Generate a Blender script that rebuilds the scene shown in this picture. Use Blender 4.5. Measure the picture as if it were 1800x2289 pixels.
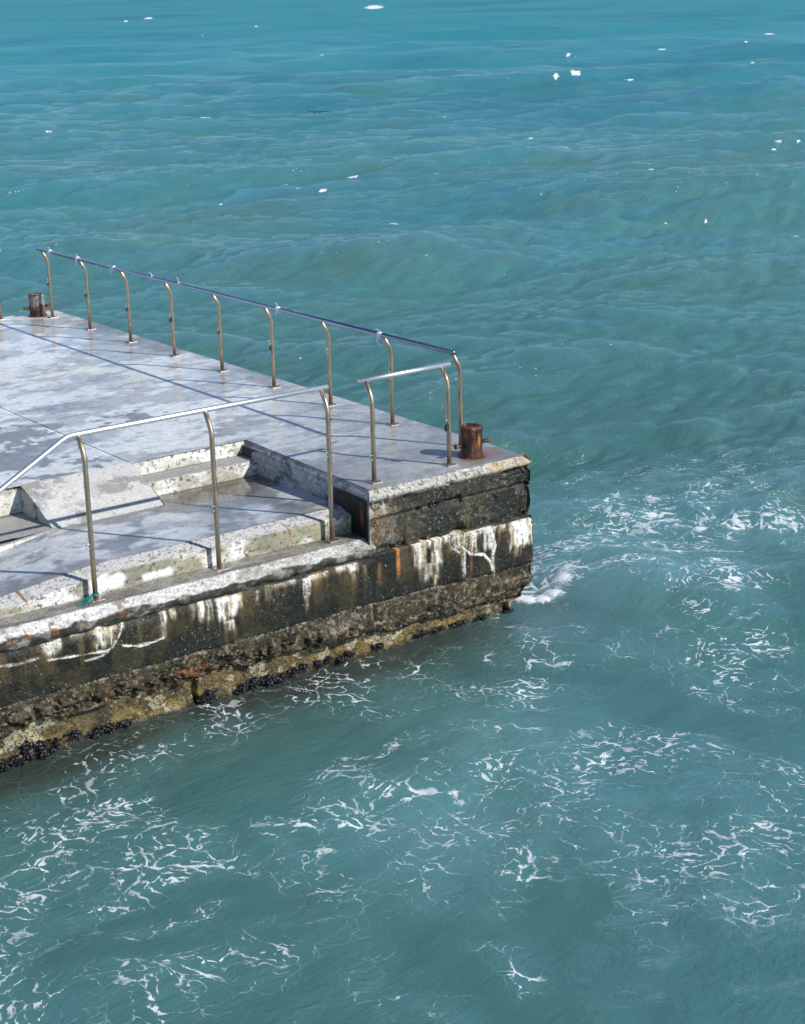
import bpy, bmesh, math, random
import numpy as np
from mathutils import Vector, Matrix

# ------------------------------------------------------------------ camera, light, exposure
scene = bpy.context.scene
for o in list(bpy.data.objects):
    bpy.data.objects.remove(o)
WATER = -1.838
CAM = Vector((-12.364, -14.344, 5.260))
PITCH, YAW, ROLL, FPX = -0.3025, -0.6336, -0.02444, 3915.0
cam_d = bpy.data.cameras.new('camera')
cam_o = bpy.data.objects.new('camera', cam_d)
scene.collection.objects.link(cam_o)
cy, sy, cp, sp = math.cos(YAW), math.sin(YAW), math.cos(PITCH), math.sin(PITCH)
fwd = Vector((-sy*cp, cy*cp, sp)); rgt = Vector((cy, sy, 0)); upv = rgt.cross(fwd)
r2 = math.cos(ROLL)*rgt + math.sin(ROLL)*upv
u2 = -math.sin(ROLL)*rgt + math.cos(ROLL)*upv
m = Matrix((r2, u2, -fwd)).transposed().to_4x4()
m.translation = CAM
cam_o.matrix_world = m
cam_d.sensor_fit = 'HORIZONTAL'
cam_d.sensor_width = 36.0
cam_d.lens = 36.0*FPX/1800.0
cam_d.clip_start = 0.1
cam_d.clip_end = 8000
scene.camera = cam_o
scene.render.resolution_x, scene.render.resolution_y = 805, 1024

SUN = Vector((0.70, -1.25, 1.0)).normalized()       # towards the sun
elev = math.asin(SUN.z); azim = math.atan2(SUN.x, SUN.y)
world = bpy.data.worlds.new('World'); scene.world = world
world.use_nodes = True
wn = world.node_tree; wn.nodes.clear()
sky = wn.nodes.new('ShaderNodeTexSky'); sky.sky_type = 'NISHITA'
sky.sun_disc = False
sky.sun_elevation = elev; sky.sun_rotation = azim
sky.air_density = 0.65; sky.dust_density = 0.0; sky.ozone_density = 1.6; sky.altitude = 1200
bg = wn.nodes.new('ShaderNodeBackground'); bg.inputs[1].default_value = 0.15
wo = wn.nodes.new('ShaderNodeOutputWorld')
wn.links.new(sky.outputs[0], bg.inputs[0]); wn.links.new(bg.outputs[0], wo.inputs[0])
sd = bpy.data.lights.new('sun', 'SUN'); sd.energy = 5.0; sd.angle = math.radians(0.55)
sd.color = (1.0, 0.95, 0.88)
so = bpy.data.objects.new('sun', sd); scene.collection.objects.link(so)
so.rotation_euler = SUN.to_track_quat('Z', 'Y').to_euler(); so.location = (10, -20, 20)
vs = scene.view_settings
vs.view_transform = 'Standard'; vs.look = 'None'; vs.gamma = 1.0; vs.exposure = 0.13
vs.use_curve_mapping = False

# ------------------------------------------------------------------ numpy noise
def _hash(ix, iy, iz, seed):
    h = (ix*374761393 + iy*668265263 + iz*2147483647 + seed*974711) & 0xffffffff
    h = ((h ^ (h >> 13))*1274126177) & 0xffffffff
    h = h ^ (h >> 15)
    return (h & 0xffffff)*(1.0/0xffffff)
def vnoise(x, y, z=None, seed=0):
    r = 0
    if z is None:
        fx, fy = np.floor(x), np.floor(y); tx, ty = x-fx, y-fy
        tx = tx*tx*(3-2*tx); ty = ty*ty*(3-2*ty)
        fx = fx.astype(np.int64); fy = fy.astype(np.int64)
        for dx in (0, 1):
            for dy in (0, 1):
                r = r + (tx if dx else 1-tx)*(ty if dy else 1-ty)*_hash(fx+dx, fy+dy, 0, seed)
        return r
    fx, fy, fz = np.floor(x), np.floor(y), np.floor(z)
    tx, ty, tz = x-fx, y-fy, z-fz
    fx = fx.astype(np.int64); fy = fy.astype(np.int64); fz = fz.astype(np.int64)
    tx = tx*tx*(3-2*tx); ty = ty*ty*(3-2*ty); tz = tz*tz*(3-2*tz)
    for dx in (0, 1):
        for dy in (0, 1):
            for dz in (0, 1):
                w = (tx if dx else 1-tx)*(ty if dy else 1-ty)*(tz if dz else 1-tz)
                r = r + w*_hash(fx+dx, fy+dy, fz+dz, seed)
    return r
def fbm(x, y, z=None, f=1.0, oct=4, seed=0, gain=0.5):
    a, s, t = 1.0, 0.0, 0.0
    for i in range(oct):
        t = t + a*vnoise(x*f+17.3*i+seed*.37, y*f-9.1*i, None if z is None else z*f+4.7*i, seed+i); s += a
        a *= gain; f *= 2.03
    return t/s
def sst(a, b, v):
    t = np.clip((v-a)/(b-a), 0, 1); return t*t*(3-2*t)
def mixc(c, k, m):
    m = np.asarray(m)[..., None]
    return c*(1-m) + np.array(k)*m
def box_mask(x, z, x0, x1, z0, z1, s=0.03):
    return sst(x0-s, x0+s, x)*sst(-x1-s, -x1+s, -x)*sst(z0-s, z0+s, z)*sst(-z1-s, -z1+s, -z)

# ------------------------------------------------------------------ object helpers
COL = scene.collection
def link(o, parent=None):
    COL.objects.link(o)
    if parent is not None: o.parent = parent
    return o
def thing(name, label, cat, loc=(0, 0, 0), group=None):
    o = bpy.data.objects.new(name, None); COL.objects.link(o)
    o.location = loc; o.empty_display_size = 0.1
    o['label'] = label; o['category'] = cat
    if group: o['group'] = group
    return o
def tag(o, label, cat, group=None):
    o['label'] = label; o['category'] = cat
    if group: o['group'] = group
    return o
def mesh_np(name, V, F, mat, parent=None, smooth=True, off=(0, 0, 0)):
    me = bpy.data.meshes.new(name)
    V = np.asarray(V, np.float32).reshape(-1, 3) - np.array(off, np.float32)
    F = np.asarray(F, np.int32)
    me.vertices.add(len(V)); me.vertices.foreach_set('co', V.ravel())
    n = F.shape[1]
    me.loops.add(F.size); me.loops.foreach_set('vertex_index', F.ravel())
    me.polygons.add(len(F)); me.polygons.foreach_set('loop_start', np.arange(len(F), dtype=np.int32)*n)
    me.polygons.foreach_set('loop_total', np.full(len(F), n, np.int32))
    me.update(calc_edges=True)
    if smooth: me.polygons.foreach_set('use_smooth', np.ones(len(F), bool))
    me.materials.append(mat)
    o = bpy.data.objects.new(name, me)
    return link(o, parent)
def grid_faces(n, mm, flip=False, keep=None):
    i, j = np.meshgrid(np.arange(n-1), np.arange(mm-1), indexing='ij')
    a = i*mm+j
    F = np.stack([a, a+mm, a+mm+1, a+1], -1)
    if flip: F = F[..., ::-1]
    if keep is not None: F = F[keep]
    return F.reshape(-1, 4)
def sheet(name, P, C, mat, parent, flip=False, keep=None, off=(0, 0, 0)):
    """P (n,m,3) positions, C (n,m,4) colour + wetness"""
    n, mm = P.shape[:2]
    o = mesh_np(name, P, grid_faces(n, mm, flip, keep), mat, parent, off=off)
    at = o.data.attributes.new('tint', 'FLOAT_COLOR', 'POINT')
    at.data.foreach_set('color', np.asarray(C, np.float32).reshape(-1))
    return o
def from_bm(name, bm, mat, parent=None, smooth=True):
    me = bpy.data.meshes.new(name)
    bmesh.ops.recalc_face_normals(bm, faces=bm.faces)
    bm.to_mesh(me); bm.free()
    if smooth:
        me.polygons.foreach_set('use_smooth', np.ones(len(me.polygons), bool))
    me.materials.append(mat)
    return link(bpy.data.objects.new(name, me), parent)
def tube_bm(bm, pts, rad, seg=12, cap=True):
    pts = [Vector(p) for p in pts]; rings = []
    prev = None
    for i, p in enumerate(pts):
        if i == 0: t = pts[1]-p
        elif i == len(pts)-1: t = p-pts[i-1]
        else: t = (pts[i+1]-p).normalized()+(p-pts[i-1]).normalized()
        t.normalize()
        if prev is None:
            a = Vector((0, 0, 1)) if abs(t.z) < .9 else Vector((1, 0, 0))
            n = t.cross(a).normalized()
        else:
            n = (prev - t*prev.dot(t)).normalized()
        prev = n; b = t.cross(n)
        rr = rad[i] if isinstance(rad, (list, tuple)) else rad
        rings.append([bm.verts.new(p+rr*(math.cos(2*math.pi*k/seg)*n+math.sin(2*math.pi*k/seg)*b)) for k in range(seg)])
    for a, b in zip(rings[:-1], rings[1:]):
        for k in range(seg):
            bm.faces.new((a[k], a[(k+1) % seg], b[(k+1) % seg], b[k]))
    if cap:
        bm.faces.new(rings[0][::-1]); bm.faces.new(rings[-1])
def box_bm(bm, c, s, bev=0.0, rot=None):
    g = bmesh.ops.create_cube(bm, size=1.0)
    M = Matrix.Translation(c) @ (rot if rot else Matrix.Identity(4)) @ Matrix.Diagonal((*s, 1))
    bmesh.ops.transform(bm, matrix=M, verts=g['verts'])
    if bev:
        ed = list({e for v in g['verts'] for e in v.link_edges})
        bmesh.ops.bevel(bm, geom=ed, offset=bev, segments=2, affect='EDGES', profile=.5)

# ------------------------------------------------------------------ materials
def newmat(name):
    m = bpy.data.materials.new(name); m.use_nodes = True
    nt = m.node_tree; nt.nodes.clear()
    out = nt.nodes.new('ShaderNodeOutputMaterial')
    b = nt.nodes.new('ShaderNodeBsdfPrincipled')
    nt.links.new(b.outputs[0], out.inputs[0])
    return m, nt, b
def N(nt, t, **k):
    n = nt.nodes.new('ShaderNode'+t)
    for a, v in k.items():
        if isinstance(v, tuple) and a.startswith('i'): n.inputs[int(a[1:])].default_value = v
        elif a.startswith('i') and a[1:].isdigit(): n.inputs[int(a[1:])].default_value = v
        else: setattr(n, a, v)
    return n
def noise_node(nt, vec, scale, detail=5, rough=0.55, dist=0.0):
    n = nt.nodes.new('ShaderNodeTexNoise')
    n.inputs['Scale'].default_value = scale; n.inputs['Detail'].default_value = detail
    n.inputs['Roughness'].default_value = rough; n.inputs['Distortion'].default_value = dist
    if vec is not None: nt.links.new(vec, n.inputs['Vector'])
    return n.outputs['Fac']
def mrange(nt, v, a, b, c, d, smooth=True):
    n = nt.nodes.new('ShaderNodeMapRange')
    n.interpolation_type = 'SMOOTHSTEP' if smooth else 'LINEAR'
    for i, x in ((1, a), (2, b), (3, c), (4, d)): 
        if hasattr(x, 'is_linked'): nt.links.new(x, n.inputs[i])
        else: n.inputs[i].default_value = x
    nt.links.new(v, n.inputs[0]); return n.outputs[0]
def math_(nt, op, a, b=None, c=None):
    n = nt.nodes.new('ShaderNodeMath'); n.operation = op
    for i, x in enumerate((a, b, c)):
        if x is None: continue
        if hasattr(x, 'is_linked'): nt.links.new(x, n.inputs[i])
        else: n.inputs[i].default_value = x
    return n.outputs[0]
def mix_(nt, f, a, b, mode='MIX'):
    n = nt.nodes.new('ShaderNodeMix'); n.data_type = 'RGBA'; n.blend_type = mode
    for i, x in ((0, f), (6, a), (7, b)):
        if hasattr(x, 'is_linked'): nt.links.new(x, n.inputs[i])
        else: n.inputs[i].default_value = x
    return n.outputs[2]
def bump(nt, h, strength, dist, nrm=None):
    n = nt.nodes.new('ShaderNodeBump')
    n.inputs['Strength'].default_value = strength; n.inputs['Distance'].default_value = dist
    nt.links.new(h, n.inputs['Height'])
    if nrm is not None: nt.links.new(nrm, n.inputs['Normal'])
    return n.outputs[0]

def concrete(name, grain, bumpd, speck, wet_rough=0.22, dry_rough=0.85, fine=90.0, spec=.3):
    m, nt, b = newmat(name)
    pos = N(nt, 'NewGeometry').outputs['Position']
    at = N(nt, 'Attribute', attribute_name='tint')
    n1 = noise_node(nt, pos, fine, 4, .65)
    n2 = noise_node(nt, pos, 14.0, 6, .65)
    f = math_(nt, 'ADD', math_(nt, 'MULTIPLY', n1, .55), math_(nt, 'MULTIPLY', n2, .45))
    g = mrange(nt, f, .32, .68, 1-grain, 1+grain, False)
    c = mix_(nt, 1.0, at.outputs['Color'], g, 'MULTIPLY')
    # tiny dark pits and pale shell specks
    v = N(nt, 'TexVoronoi'); v.inputs['Scale'].default_value = 65.0; nt.links.new(pos, v.inputs['Vector'])
    pit = mrange(nt, noise_node(nt, pos, 48.0, 3, .6), .60, .67, 0, speck)
    c = mix_(nt, pit, c, (.03, .028, .022, 1))
    nt.links.new(c, b.inputs['Base Color'])
    wet = at.outputs['Alpha']; b.inputs['Specular IOR Level'].default_value = spec
    wv = math_(nt, 'ADD', wet, mrange(nt, noise_node(nt, pos, 3.0, 6, .6), .35, .65, -.25, .25, False))
    r = mrange(nt, wv, 0, 1, dry_rough, wet_rough, False)
    nt.links.new(r, b.inputs['Roughness'])
    h = math_(nt, 'ADD', math_(nt, 'MULTIPLY', n1, .5), n2)
    h = math_(nt, 'SUBTRACT', h, math_(nt, 'MULTIPLY', pit, .5))
    nt.links.new(bump(nt, h, 1.0, bumpd), b.inputs['Normal'])
    return m
def deck_mat(name):
    """wet, worn, once painted concrete"""
    m, nt, b = newmat(name)
    pos = N(nt, 'NewGeometry').outputs['Position']
    at = N(nt, 'Attribute', attribute_name='tint')
    n1 = noise_node(nt, pos, 110.0, 3, .6)
    n2 = noise_node(nt, pos, 9.0, 7, .62)
    f = math_(nt, 'ADD', math_(nt, 'MULTIPLY', n1, .4), math_(nt, 'MULTIPLY', n2, .6))
    c = mix_(nt, 1.0, at.outputs['Color'], mrange(nt, f, .35, .65, .70, 1.2, False), 'MULTIPLY')
    sc = mrange(nt, noise_node(nt, pos, 22.0, 6, .8), .57, .63, 0, .55)
    c = mix_(nt, sc, c, (.10, .10, .10, 1))
    nt.links.new(c, b.inputs['Base Color'])
    wv = math_(nt, 'ADD', at.outputs['Alpha'], mrange(nt, noise_node(nt, pos, 2.2, 8, .65), .35, .65, -.3, .3, False))
    nt.links.new(mrange(nt, wv, 0, 1, .50, .07, False), b.inputs['Roughness'])
    b.inputs['Specular IOR Level'].default_value = .8
    h = math_(nt, 'ADD', math_(nt, 'MULTIPLY', n1, .08), math_(nt, 'MULTIPLY', noise_node(nt, pos, 7.0, 3, .5), .9))
    nt.links.new(bump(nt, h, 1.0, .0035), b.inputs['Normal'])
    return m
M_deck = deck_mat('wet_deck_concrete')
M_face = concrete('sea_wall_concrete', .75, .013, .75, .18, .85, spec=.24)
M_paint = concrete('chipped_white_paint', .22, .006, .75, .35, .8)

def steel(name, col, rough, rust):
    m, nt, b = newmat(name)
    pos = N(nt, 'NewGeometry').outputs['Position']
    sc = N(nt, 'VectorMath', operation='MULTIPLY'); nt.links.new(pos, sc.inputs[0]); sc.inputs[1].default_value = (1, 1, .25)
    n = noise_node(nt, sc.outputs[0], 30.0, 5, .7)
    k = mrange(nt, n, .50, .66, 0, rust)
    nt.links.new(mix_(nt, k, (*col, 1), (.26, .13, .05, 1)), b.inputs['Base Color'])
    nt.links.new(mrange(nt, k, 0, 1, 1.0, .25, False), b.inputs['Metallic'])
    nt.links.new(mrange(nt, k, 0, 1, rough, .6, False), b.inputs['Roughness'])
    return m
M_post = steel('tarnished_steel_tube', (.44, .35, .26), .40, .8)
M_farrail = steel('sky_reflection_tinted_steel', (.34, .38, .46), .22, .05)  # dark blue of the reflected zenith sky put into the steel colour
M_rail = steel('polished_steel_tube', (.80, .80, .80), .45, .08)
def rust_mat(name, paint=0.0):
    m, nt, b = newmat(name)
    tc = N(nt, 'TexCoord').outputs['Object']
    pos = N(nt, 'NewGeometry').outputs['Position']
    sc = N(nt, 'VectorMath', operation='MULTIPLY'); nt.links.new(pos, sc.inputs[0]); sc.inputs[1].default_value = (1, 1, .22)
    n = noise_node(nt, sc.outputs[0], 20.0, 6, .7); n2 = noise_node(nt, pos, 45.0, 4, .7)
    c = mix_(nt, mrange(nt, n, .42, .62, 0, 1), (.014, .006, .005, 1), (.17, .052, .012, 1))
    c = mix_(nt, mrange(nt, n, .54, .64, 0, .8), c, (.42, .16, .03, 1))
    if paint:
        z = N(nt, 'SeparateXYZ'); nt.links.new(tc, z.inputs[0])
        zz = math_(nt, 'ADD', z.outputs[2], mrange(nt, n, .3, .7, -.06, .06, False))
        k = math_(nt, 'MULTIPLY', mrange(nt, zz, .17, .20, 0, 1), mrange(nt, zz, .345, .33, 0, 1))
        c = mix_(nt, math_(nt, 'MULTIPLY', k, mrange(nt, n2, .60, .48, .1, .75)), c, (.34, .34, .33, 1))
    nt.links.new(c, b.inputs['Base Color'])
    b.inputs['Roughness'].default_value = .42
    b.inputs['Metallic'].default_value = 0
    nt.links.new(bump(nt, math_(nt, 'ADD', n, n2), 1.0, .008), b.inputs['Normal'])
    return m
M_plate = steel('rust_spotted_plate', (.50, .46, .42), .4, 1.0)
M_rust = rust_mat('rusted_iron'); M_rustpaint = rust_mat('rusted_iron_with_old_paint', 1)
def plain(name, col, rough=.6, metal=0.0, var=.25, scale=40):
    m, nt, b = newmat(name)
    pos = N(nt, 'NewGeometry').outputs['Position']
    n = noise_node(nt, pos, scale, 4, .6)
    nt.links.new(mix_(nt, 1.0, (*col, 1), mrange(nt, n, .3, .7, 1-var, 1+var, False), 'MULTIPLY'), b.inputs['Base Color'])
    b.inputs['Roughness'].default_value = rough; b.inputs['Metallic'].default_value = metal
    return m
M_black = plain('black_padlock_shell', (.02, .02, .022), .4)
M_brass = plain('weathered_brass', (.50, .30, .09), .4, .7)
M_shackle = plain('shackle_steel', (.45, .45, .45), .3, .9)
M_ribbon = plain('white_plastic_tape', (.78, .80, .82), .5, 0, .1)
M_blue_rail = M_rail
M_teal = plain('teal_nylon_fibre', (.01, .22, .20), .6)
M_mussel = plain('mussel_shell', (.008, .008, .011), .33, 0, .5, 60)
M_twig = plain('waterlogged_twig', (.05, .035, .02), .8)
M_barn = plain('barnacle_shell', (.34, .31, .25), .6, 0, .5, 30)

# ------------------------------------------------------------------ jetty
XL = -14.0
jetty = thing('jetty', 'weathered concrete jetty head with sunken stepped landing, stained dark sea walls and wet deck', 'jetty', (0, 0, 0))
def warr(*segs):
    out = []
    for a, b, d in segs:
        n = max(1, int(round(abs(b-a)/d)))
        out += list(np.linspace(a, b, n, endpoint=False))
    out.append(segs[-1][1]); return np.array(out)
def wallx(y): return -2.25 + .11*np.clip(y/2.72, -.1, 1.05)

def flow(x, z, f, seed, amp=1.0):
    """vertical streak noise"""
    return fbm(x*f, z*f*.10, None, 1.0, 4, seed)

# ---- deck
def deck_color(x, y):
    c = np.empty(x.shape+(3,)); c[:] = (.76, .78, .73)
    low = fbm(x, y, None, .45, 3, 5)
    c *= (.86+.28*low)[..., None]
    # worn dark scabs, ragged, stretched along the jetty
    a = fbm(x*.9, y*1.25, None, .75, 6, 11, .58)
    b = fbm(x, y, None, 9.0, 3, 12)
    patch = sst(.515, .545, a+.26*(b-.5))
    side = .30 + .70*sst(-1.2, -2.6, x)
    c = mixc(c, (.12, .125, .135), patch*.8*side*sst(7.8, 5.0, y))
    # streaks running across (drainage)
    s = fbm(x*.9, y*1.5, None, 1.3, 7, 21, .62)
    c = mixc(c, (.27, .27, .27), sst(.51, .58, s)*.55)
    c = mixc(c, (.20, .20, .21), sst(.56, .62, fbm(x*.8, y*1.6, None, 4.0, 5, 22, .65))*.45)
    # dirt along the seaward edge
    e = sst(-1.15, -.10, x+.35*(fbm(x, y, None, 1.2, 4, 31)-.5))
    e2 = sst(.46, .62, fbm(x*1.2, y*.8, None, 1.1, 5, 33))
    c = mixc(c, (.12, .105, .08), e*(.25+.75*e2)*.75)
    # greyer near the tip
    c = mixc(c, (.17, .168, .165), .75*sst(4.5, 1.0, y)*sst(-3, -1.6, x)*(0.6+.8*(low-.3)))
    # rust: around bollards and post feet
    def ring(cx, cy_, r, k, col=(.33, .12, .03)):
        nonlocal c
        d = np.hypot(x-cx, y-cy_)*(1+.9*(fbm(x, y, None, 6.0, 3, 41)-.5))
        c = mixc(c, col, k*sst(r, r*.45, d))
    ring(-.50, .40, .24, .85, (.20, .06, .012)); ring(-.36, .40, .32, .5, (.26, .10, .035)); ring(-.49, 11.66, .27, .7)
    ring(-1.75, 2.3, .13, .0)
    d = np.abs((y-1.93)-.35*(x+1.35))+.15*np.abs(x+1.35)
    c = mixc(c, (.24, .07, .05), .7*sst(.06, .02, d)*sst(.42, .58, fbm(x, y, None, 9, 3, 44)+.08))
    for k in range(9): ring(-.366, .828+1.314*k, .12, .4, (.26, .13, .07))
    ring(-1.974, .2946, .13, .5, (.26, .13, .07)); ring(-.955, .2946, .11, .35, (.26, .13, .07))
    wet = .80 + .5*(low-.5) + .45*(fbm(x, y, None, .9, 5, 51)-.5) - .25*patch
    return np.concatenate([c, np.clip(wet, 0, 1)[..., None]], -1)
def deck_z(x, y):
    return .006*(fbm(x, y, None, .8, 3, 61)-.5)
def edge_rag(x, y):
    return .020*(fbm(x, y, None, 5.0, 4, 62)-.5)
def deck_part(P2):
    x, y = P2[..., 0], P2[..., 1]
    P = np.stack([x, y, deck_z(x, y)], -1)
    return P, deck_color(x, y)
# main slab, two pieces split by the joint at x = -3.6
ys = warr((2.72, 12.0-.06, .03))
def slab(xs, skirtL, skirtR):
    X, Y = np.meshgrid(xs, ys, indexing='ij')
    P, C = deck_part(np.stack([X, Y], -1))
    # turn the joint edges down
    for s, i, i2 in ((skirtL, 0, 1), (skirtR, -1, -2)):
        if s:
            P[i, :, 0] = P[i2, :, 0]; P[i, :, 2] = -.05; C[i, :, :3] *= .3
    return P, C
P, C = slab(np.concatenate([warr((XL, -8, .25), (-8, -3.607, .03)), [-3.6065]]), False, True)
sheet('deck_slab', P, C, M_deck, jetty, flip=False)
P, C = slab(np.concatenate([[-3.5955], warr((-3.595, -.06, .025))]), True, False)
sheet('deck_slab', P, C, M_deck, jetty)
# the tongue beside the landing
us = np.linspace(0, 1, 90); ys3 = warr((.06, 2.72, .025))
U, Y = np.meshgrid(us, ys3, indexing='ij')
xl = wallx(Y)+.07
X = xl+(-.06-xl)*U
P, C = deck_part(np.stack([X, Y], -1))
sheet('deck_slab', P, C, M_deck, jetty)
# concrete core so that no joint shows light
bm = bmesh.new(); box_bm(bm, Vector(((XL-2.35)/2, 7.4, -1.2)), Vector((-XL-2.35, 8.8, 2.3)))
box_bm(bm, Vector((-1.2, 6.1, -1.25)), Vector((1.9, 11.4, 2.4)))
box_bm(bm, Vector(((XL-.4)/2, 1.6, -1.6)), Vector((-XL-.5, 2.7, 1.6)))
core = from_bm('core', bm, plain('dark_core_concrete', (.05, .048, .04), .8), jetty, smooth=False)

# ---- wall painting helpers
def speckle(x, y, z, f, lo, hi, seed):
    return sst(lo, hi, fbm(x, y, z, f, 3, seed, .6))
def aggregate(c, x, y, z, k=1.0, seed=70):
    c = mixc(c, (.06, .05, .04), k*speckle(x, y, z, 38, .56, .62, seed))
    c = mixc(c, (.62, .60, .56), k*.8*speckle(x, y, z, 42, .57, .63, seed+3))
    c = mixc(c, (.14, .05, .03), k*.6*speckle(x, y, z, 22, .70, .76, seed+6))
    return c
# colours for the painted risers of the landing
def riser_color(x, y, z, ztop, zbot, grime=1.0, seed=80):
    c = np.empty(x.shape+(3,)); c[:] = (.66, .655, .62)
    t = (ztop-z)/np.maximum(ztop-zbot, .01)
    g = fbm(x*1.3, z*2.5, y, 1.8, 5, seed, .55)
    st = flow(x, z, 6.0, seed+1)
    c = mixc(c, (.13, .12, .06), grime*sst(.46, .58, g+.14*(st-.5))*.9)
    c = mixc(c, (.34, .32, .20), grime*.6*sst(.42, .7, st))
    ch = sst(.61, .65, fbm(x, y, z, 26, 4, seed+2, .62)+.07*np.exp(-(t/.25)**2)+.10*(fbm(x, y, z, 2.2, 3, seed+4)-.5))
    c = mixc(c, (.07, .055, .04), ch*.85)
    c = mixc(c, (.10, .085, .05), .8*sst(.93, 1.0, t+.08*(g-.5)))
    wet = np.full(x.shape, .25)
    return c, wet
# floor height of the landing
def floor_z(x, y):
    return -.332 + .055*np.clip((2.37-y)/1.8, 0, 1) - .115*sst(-5.0, -6.4, x) + .006*(fbm(x, y, None, .9, 3, 91)-.5)
def landing_color(x, y):
    c = np.empty(x.shape+(3,)); c[:] = (.60, .62, .60)
    a = fbm(x, y*1.1, None, .8, 6, 95, .58)
    c = mixc(c, (.12, .125, .145), .75*sst(.48, .55, a+.12*(fbm(x, y, None, 8, 3, 94)-.5)))
    c = mixc(c, (.22, .22, .22), .5*sst(.52, .58, fbm(x*.9, y*1.5, None, 2.6, 6, 96, .65)))
    c = mixc(c, (.15, .15, .165), .7*sst(.50, .58, fbm(x, y*1.3, None, 1.7, 7, 93, .62)))
    # brown silt and standing water at the foot of the steps
    pud = sst(1.45, 2.1, y+.9*(fbm(x, y, None, 1.3, 4, 97)-.5)+.10*(x+2.8))*sst(-3.9, -3.3, x)
    c = mixc(c, (.075, .062, .042), pud*.88)
    e = sst(.95, .60, y+.3*(fbm(x, y, None, 3, 4, 98)-.5))
    c = mixc(c, (.34, .33, .30), .35*e)
    wet = np.clip(.70+.5*(fbm(x, y, None, .9, 5, 92)-.5)+.4*pud, 0, 1)
    return np.concatenate([c, wet[..., None]], -1)
def prof_sheet(name, xs, prof, colf, mat, disp=.006, dseed=100, dfreq=14, closex=False, parent=jetty):
    """sweep profile [(y,z)...] (dense) along x; prof may be a function of x arrays"""
    T = np.arange(len(prof(xs[:1])[0][0]))
    Yp, Zp = prof(xs)
    X = np.repeat(xs[:, None], Yp.shape[1], 1)
    ty = np.gradient(Yp, axis=1); tz = np.gradient(Zp, axis=1)
    L = np.hypot(ty, tz)+1e-9; ny, nz = tz/L, -ty/L           # towards the sea and up
    # make normals point to -y / +z
    s = np.where((nz-ny) < 0, -1, 1); ny *= s; nz *= s
    d = disp*(fbm(X, Yp, Zp, dfreq, 4, dseed, .6)-.5)*2
    P = np.stack([X, Yp+ny*d, Zp+nz*d], -1)
    C = colf(X, Yp, Zp)
    return sheet(name, P, C, mat, parent, flip=True)
def dense(pts, d=.014):
    out_y, out_z = [], []
    for (y0, z0), (y1, z1) in zip(pts[:-1], pts[1:]):
        n = max(1, int(round(math.hypot(y1-y0, z1-z0)/d)))
        for k in range(n):
            out_y.append(y0+(y1-y0)*k/n); out_z.append(z0+(z1-z0)*k/n)
    out_y.append(pts[-1][0]); out_z.append(pts[-1][1])
    return np.array(out_y), np.array(out_z)
def const_prof(pts, d=.014):
    a, b = dense(pts, d)
    return lambda xs: (np.repeat(a[None], len(xs), 0), np.repeat(b[None], len(xs), 0))
# right flight: upper riser + tread + lower riser, between ramp and side wall
RB = 2.70
def step_col(zt, zb, tread_z, seed):
    def f(x, y, z):
        c, wet = riser_color(x, y, z, zt, zb, .55, seed)
        tr = sst(tread_z+.012, tread_z+.004, np.abs(z-tread_z)+tread_z)
        flat = sst(.012, .004, np.abs(z-tread_z))*sst(RB-.02, RB-.03, y)
        c = mixc(c, (.35, .345, .33), flat)
        c = mixc(c, (.22, .08, .03), .8*sst(.74, .78, fbm(x, y, z, 7.0, 3, seed+9)))
        return np.concatenate([c, (wet+.3*flat)[..., None]], -1)
    return f
xs = warr((-3.75, -2.10, .014))
prof_sheet('upper_step', xs, const_prof([(2.80, -.002), (2.745, -.006), (2.70, -.06), (2.70, -.164), (2.42, -.162)]), step_col(0, -.164, -.163, 110), M_paint, .007)
prof_sheet('lower_step', xs, const_prof([(2.43, -.161), (2.40, -.164), (2.372, -.19), (2.37, -.36)]), step_col(-.163, -.335, -.163, 120), M_paint, .009)
xs = warr((XL, -8, .2), (-8, -4.85, .014))
prof_sheet('upper_step', xs, const_prof([(2.82, -.002), (2.79, -.006), (2.76, -.04), (2.75, -.307), (1.95, -.310)]), step_col(0, -.307, -.309, 130), M_paint, .007)
def lprof(xs):
    t = np.clip((-4.9-xs)/.7, 0, 3)
    yf = 1.97-.16*t
    a = np.stack([yf+.02, yf, yf-.03, yf-.035], 1); b = np.array([-.309, -.31, -.325, -.50])
    return a, np.repeat(b[None], len(xs), 0)
prof_sheet('lower_step', xs, lprof, step_col(-.31, -.37, -.31, 140), M_paint, .004)
# landing floor
xs = warr((XL, -8, .2), (-8, -2.12, .025)); yy = warr((.58, 2.72, .03))
X, Y = np.meshgrid(xs, yy, indexing='ij')
sheet('landing_floor', np.stack([X, Y, floor_z(X, Y)], -1), landing_color(X, Y), M_deck, jetty)
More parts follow.
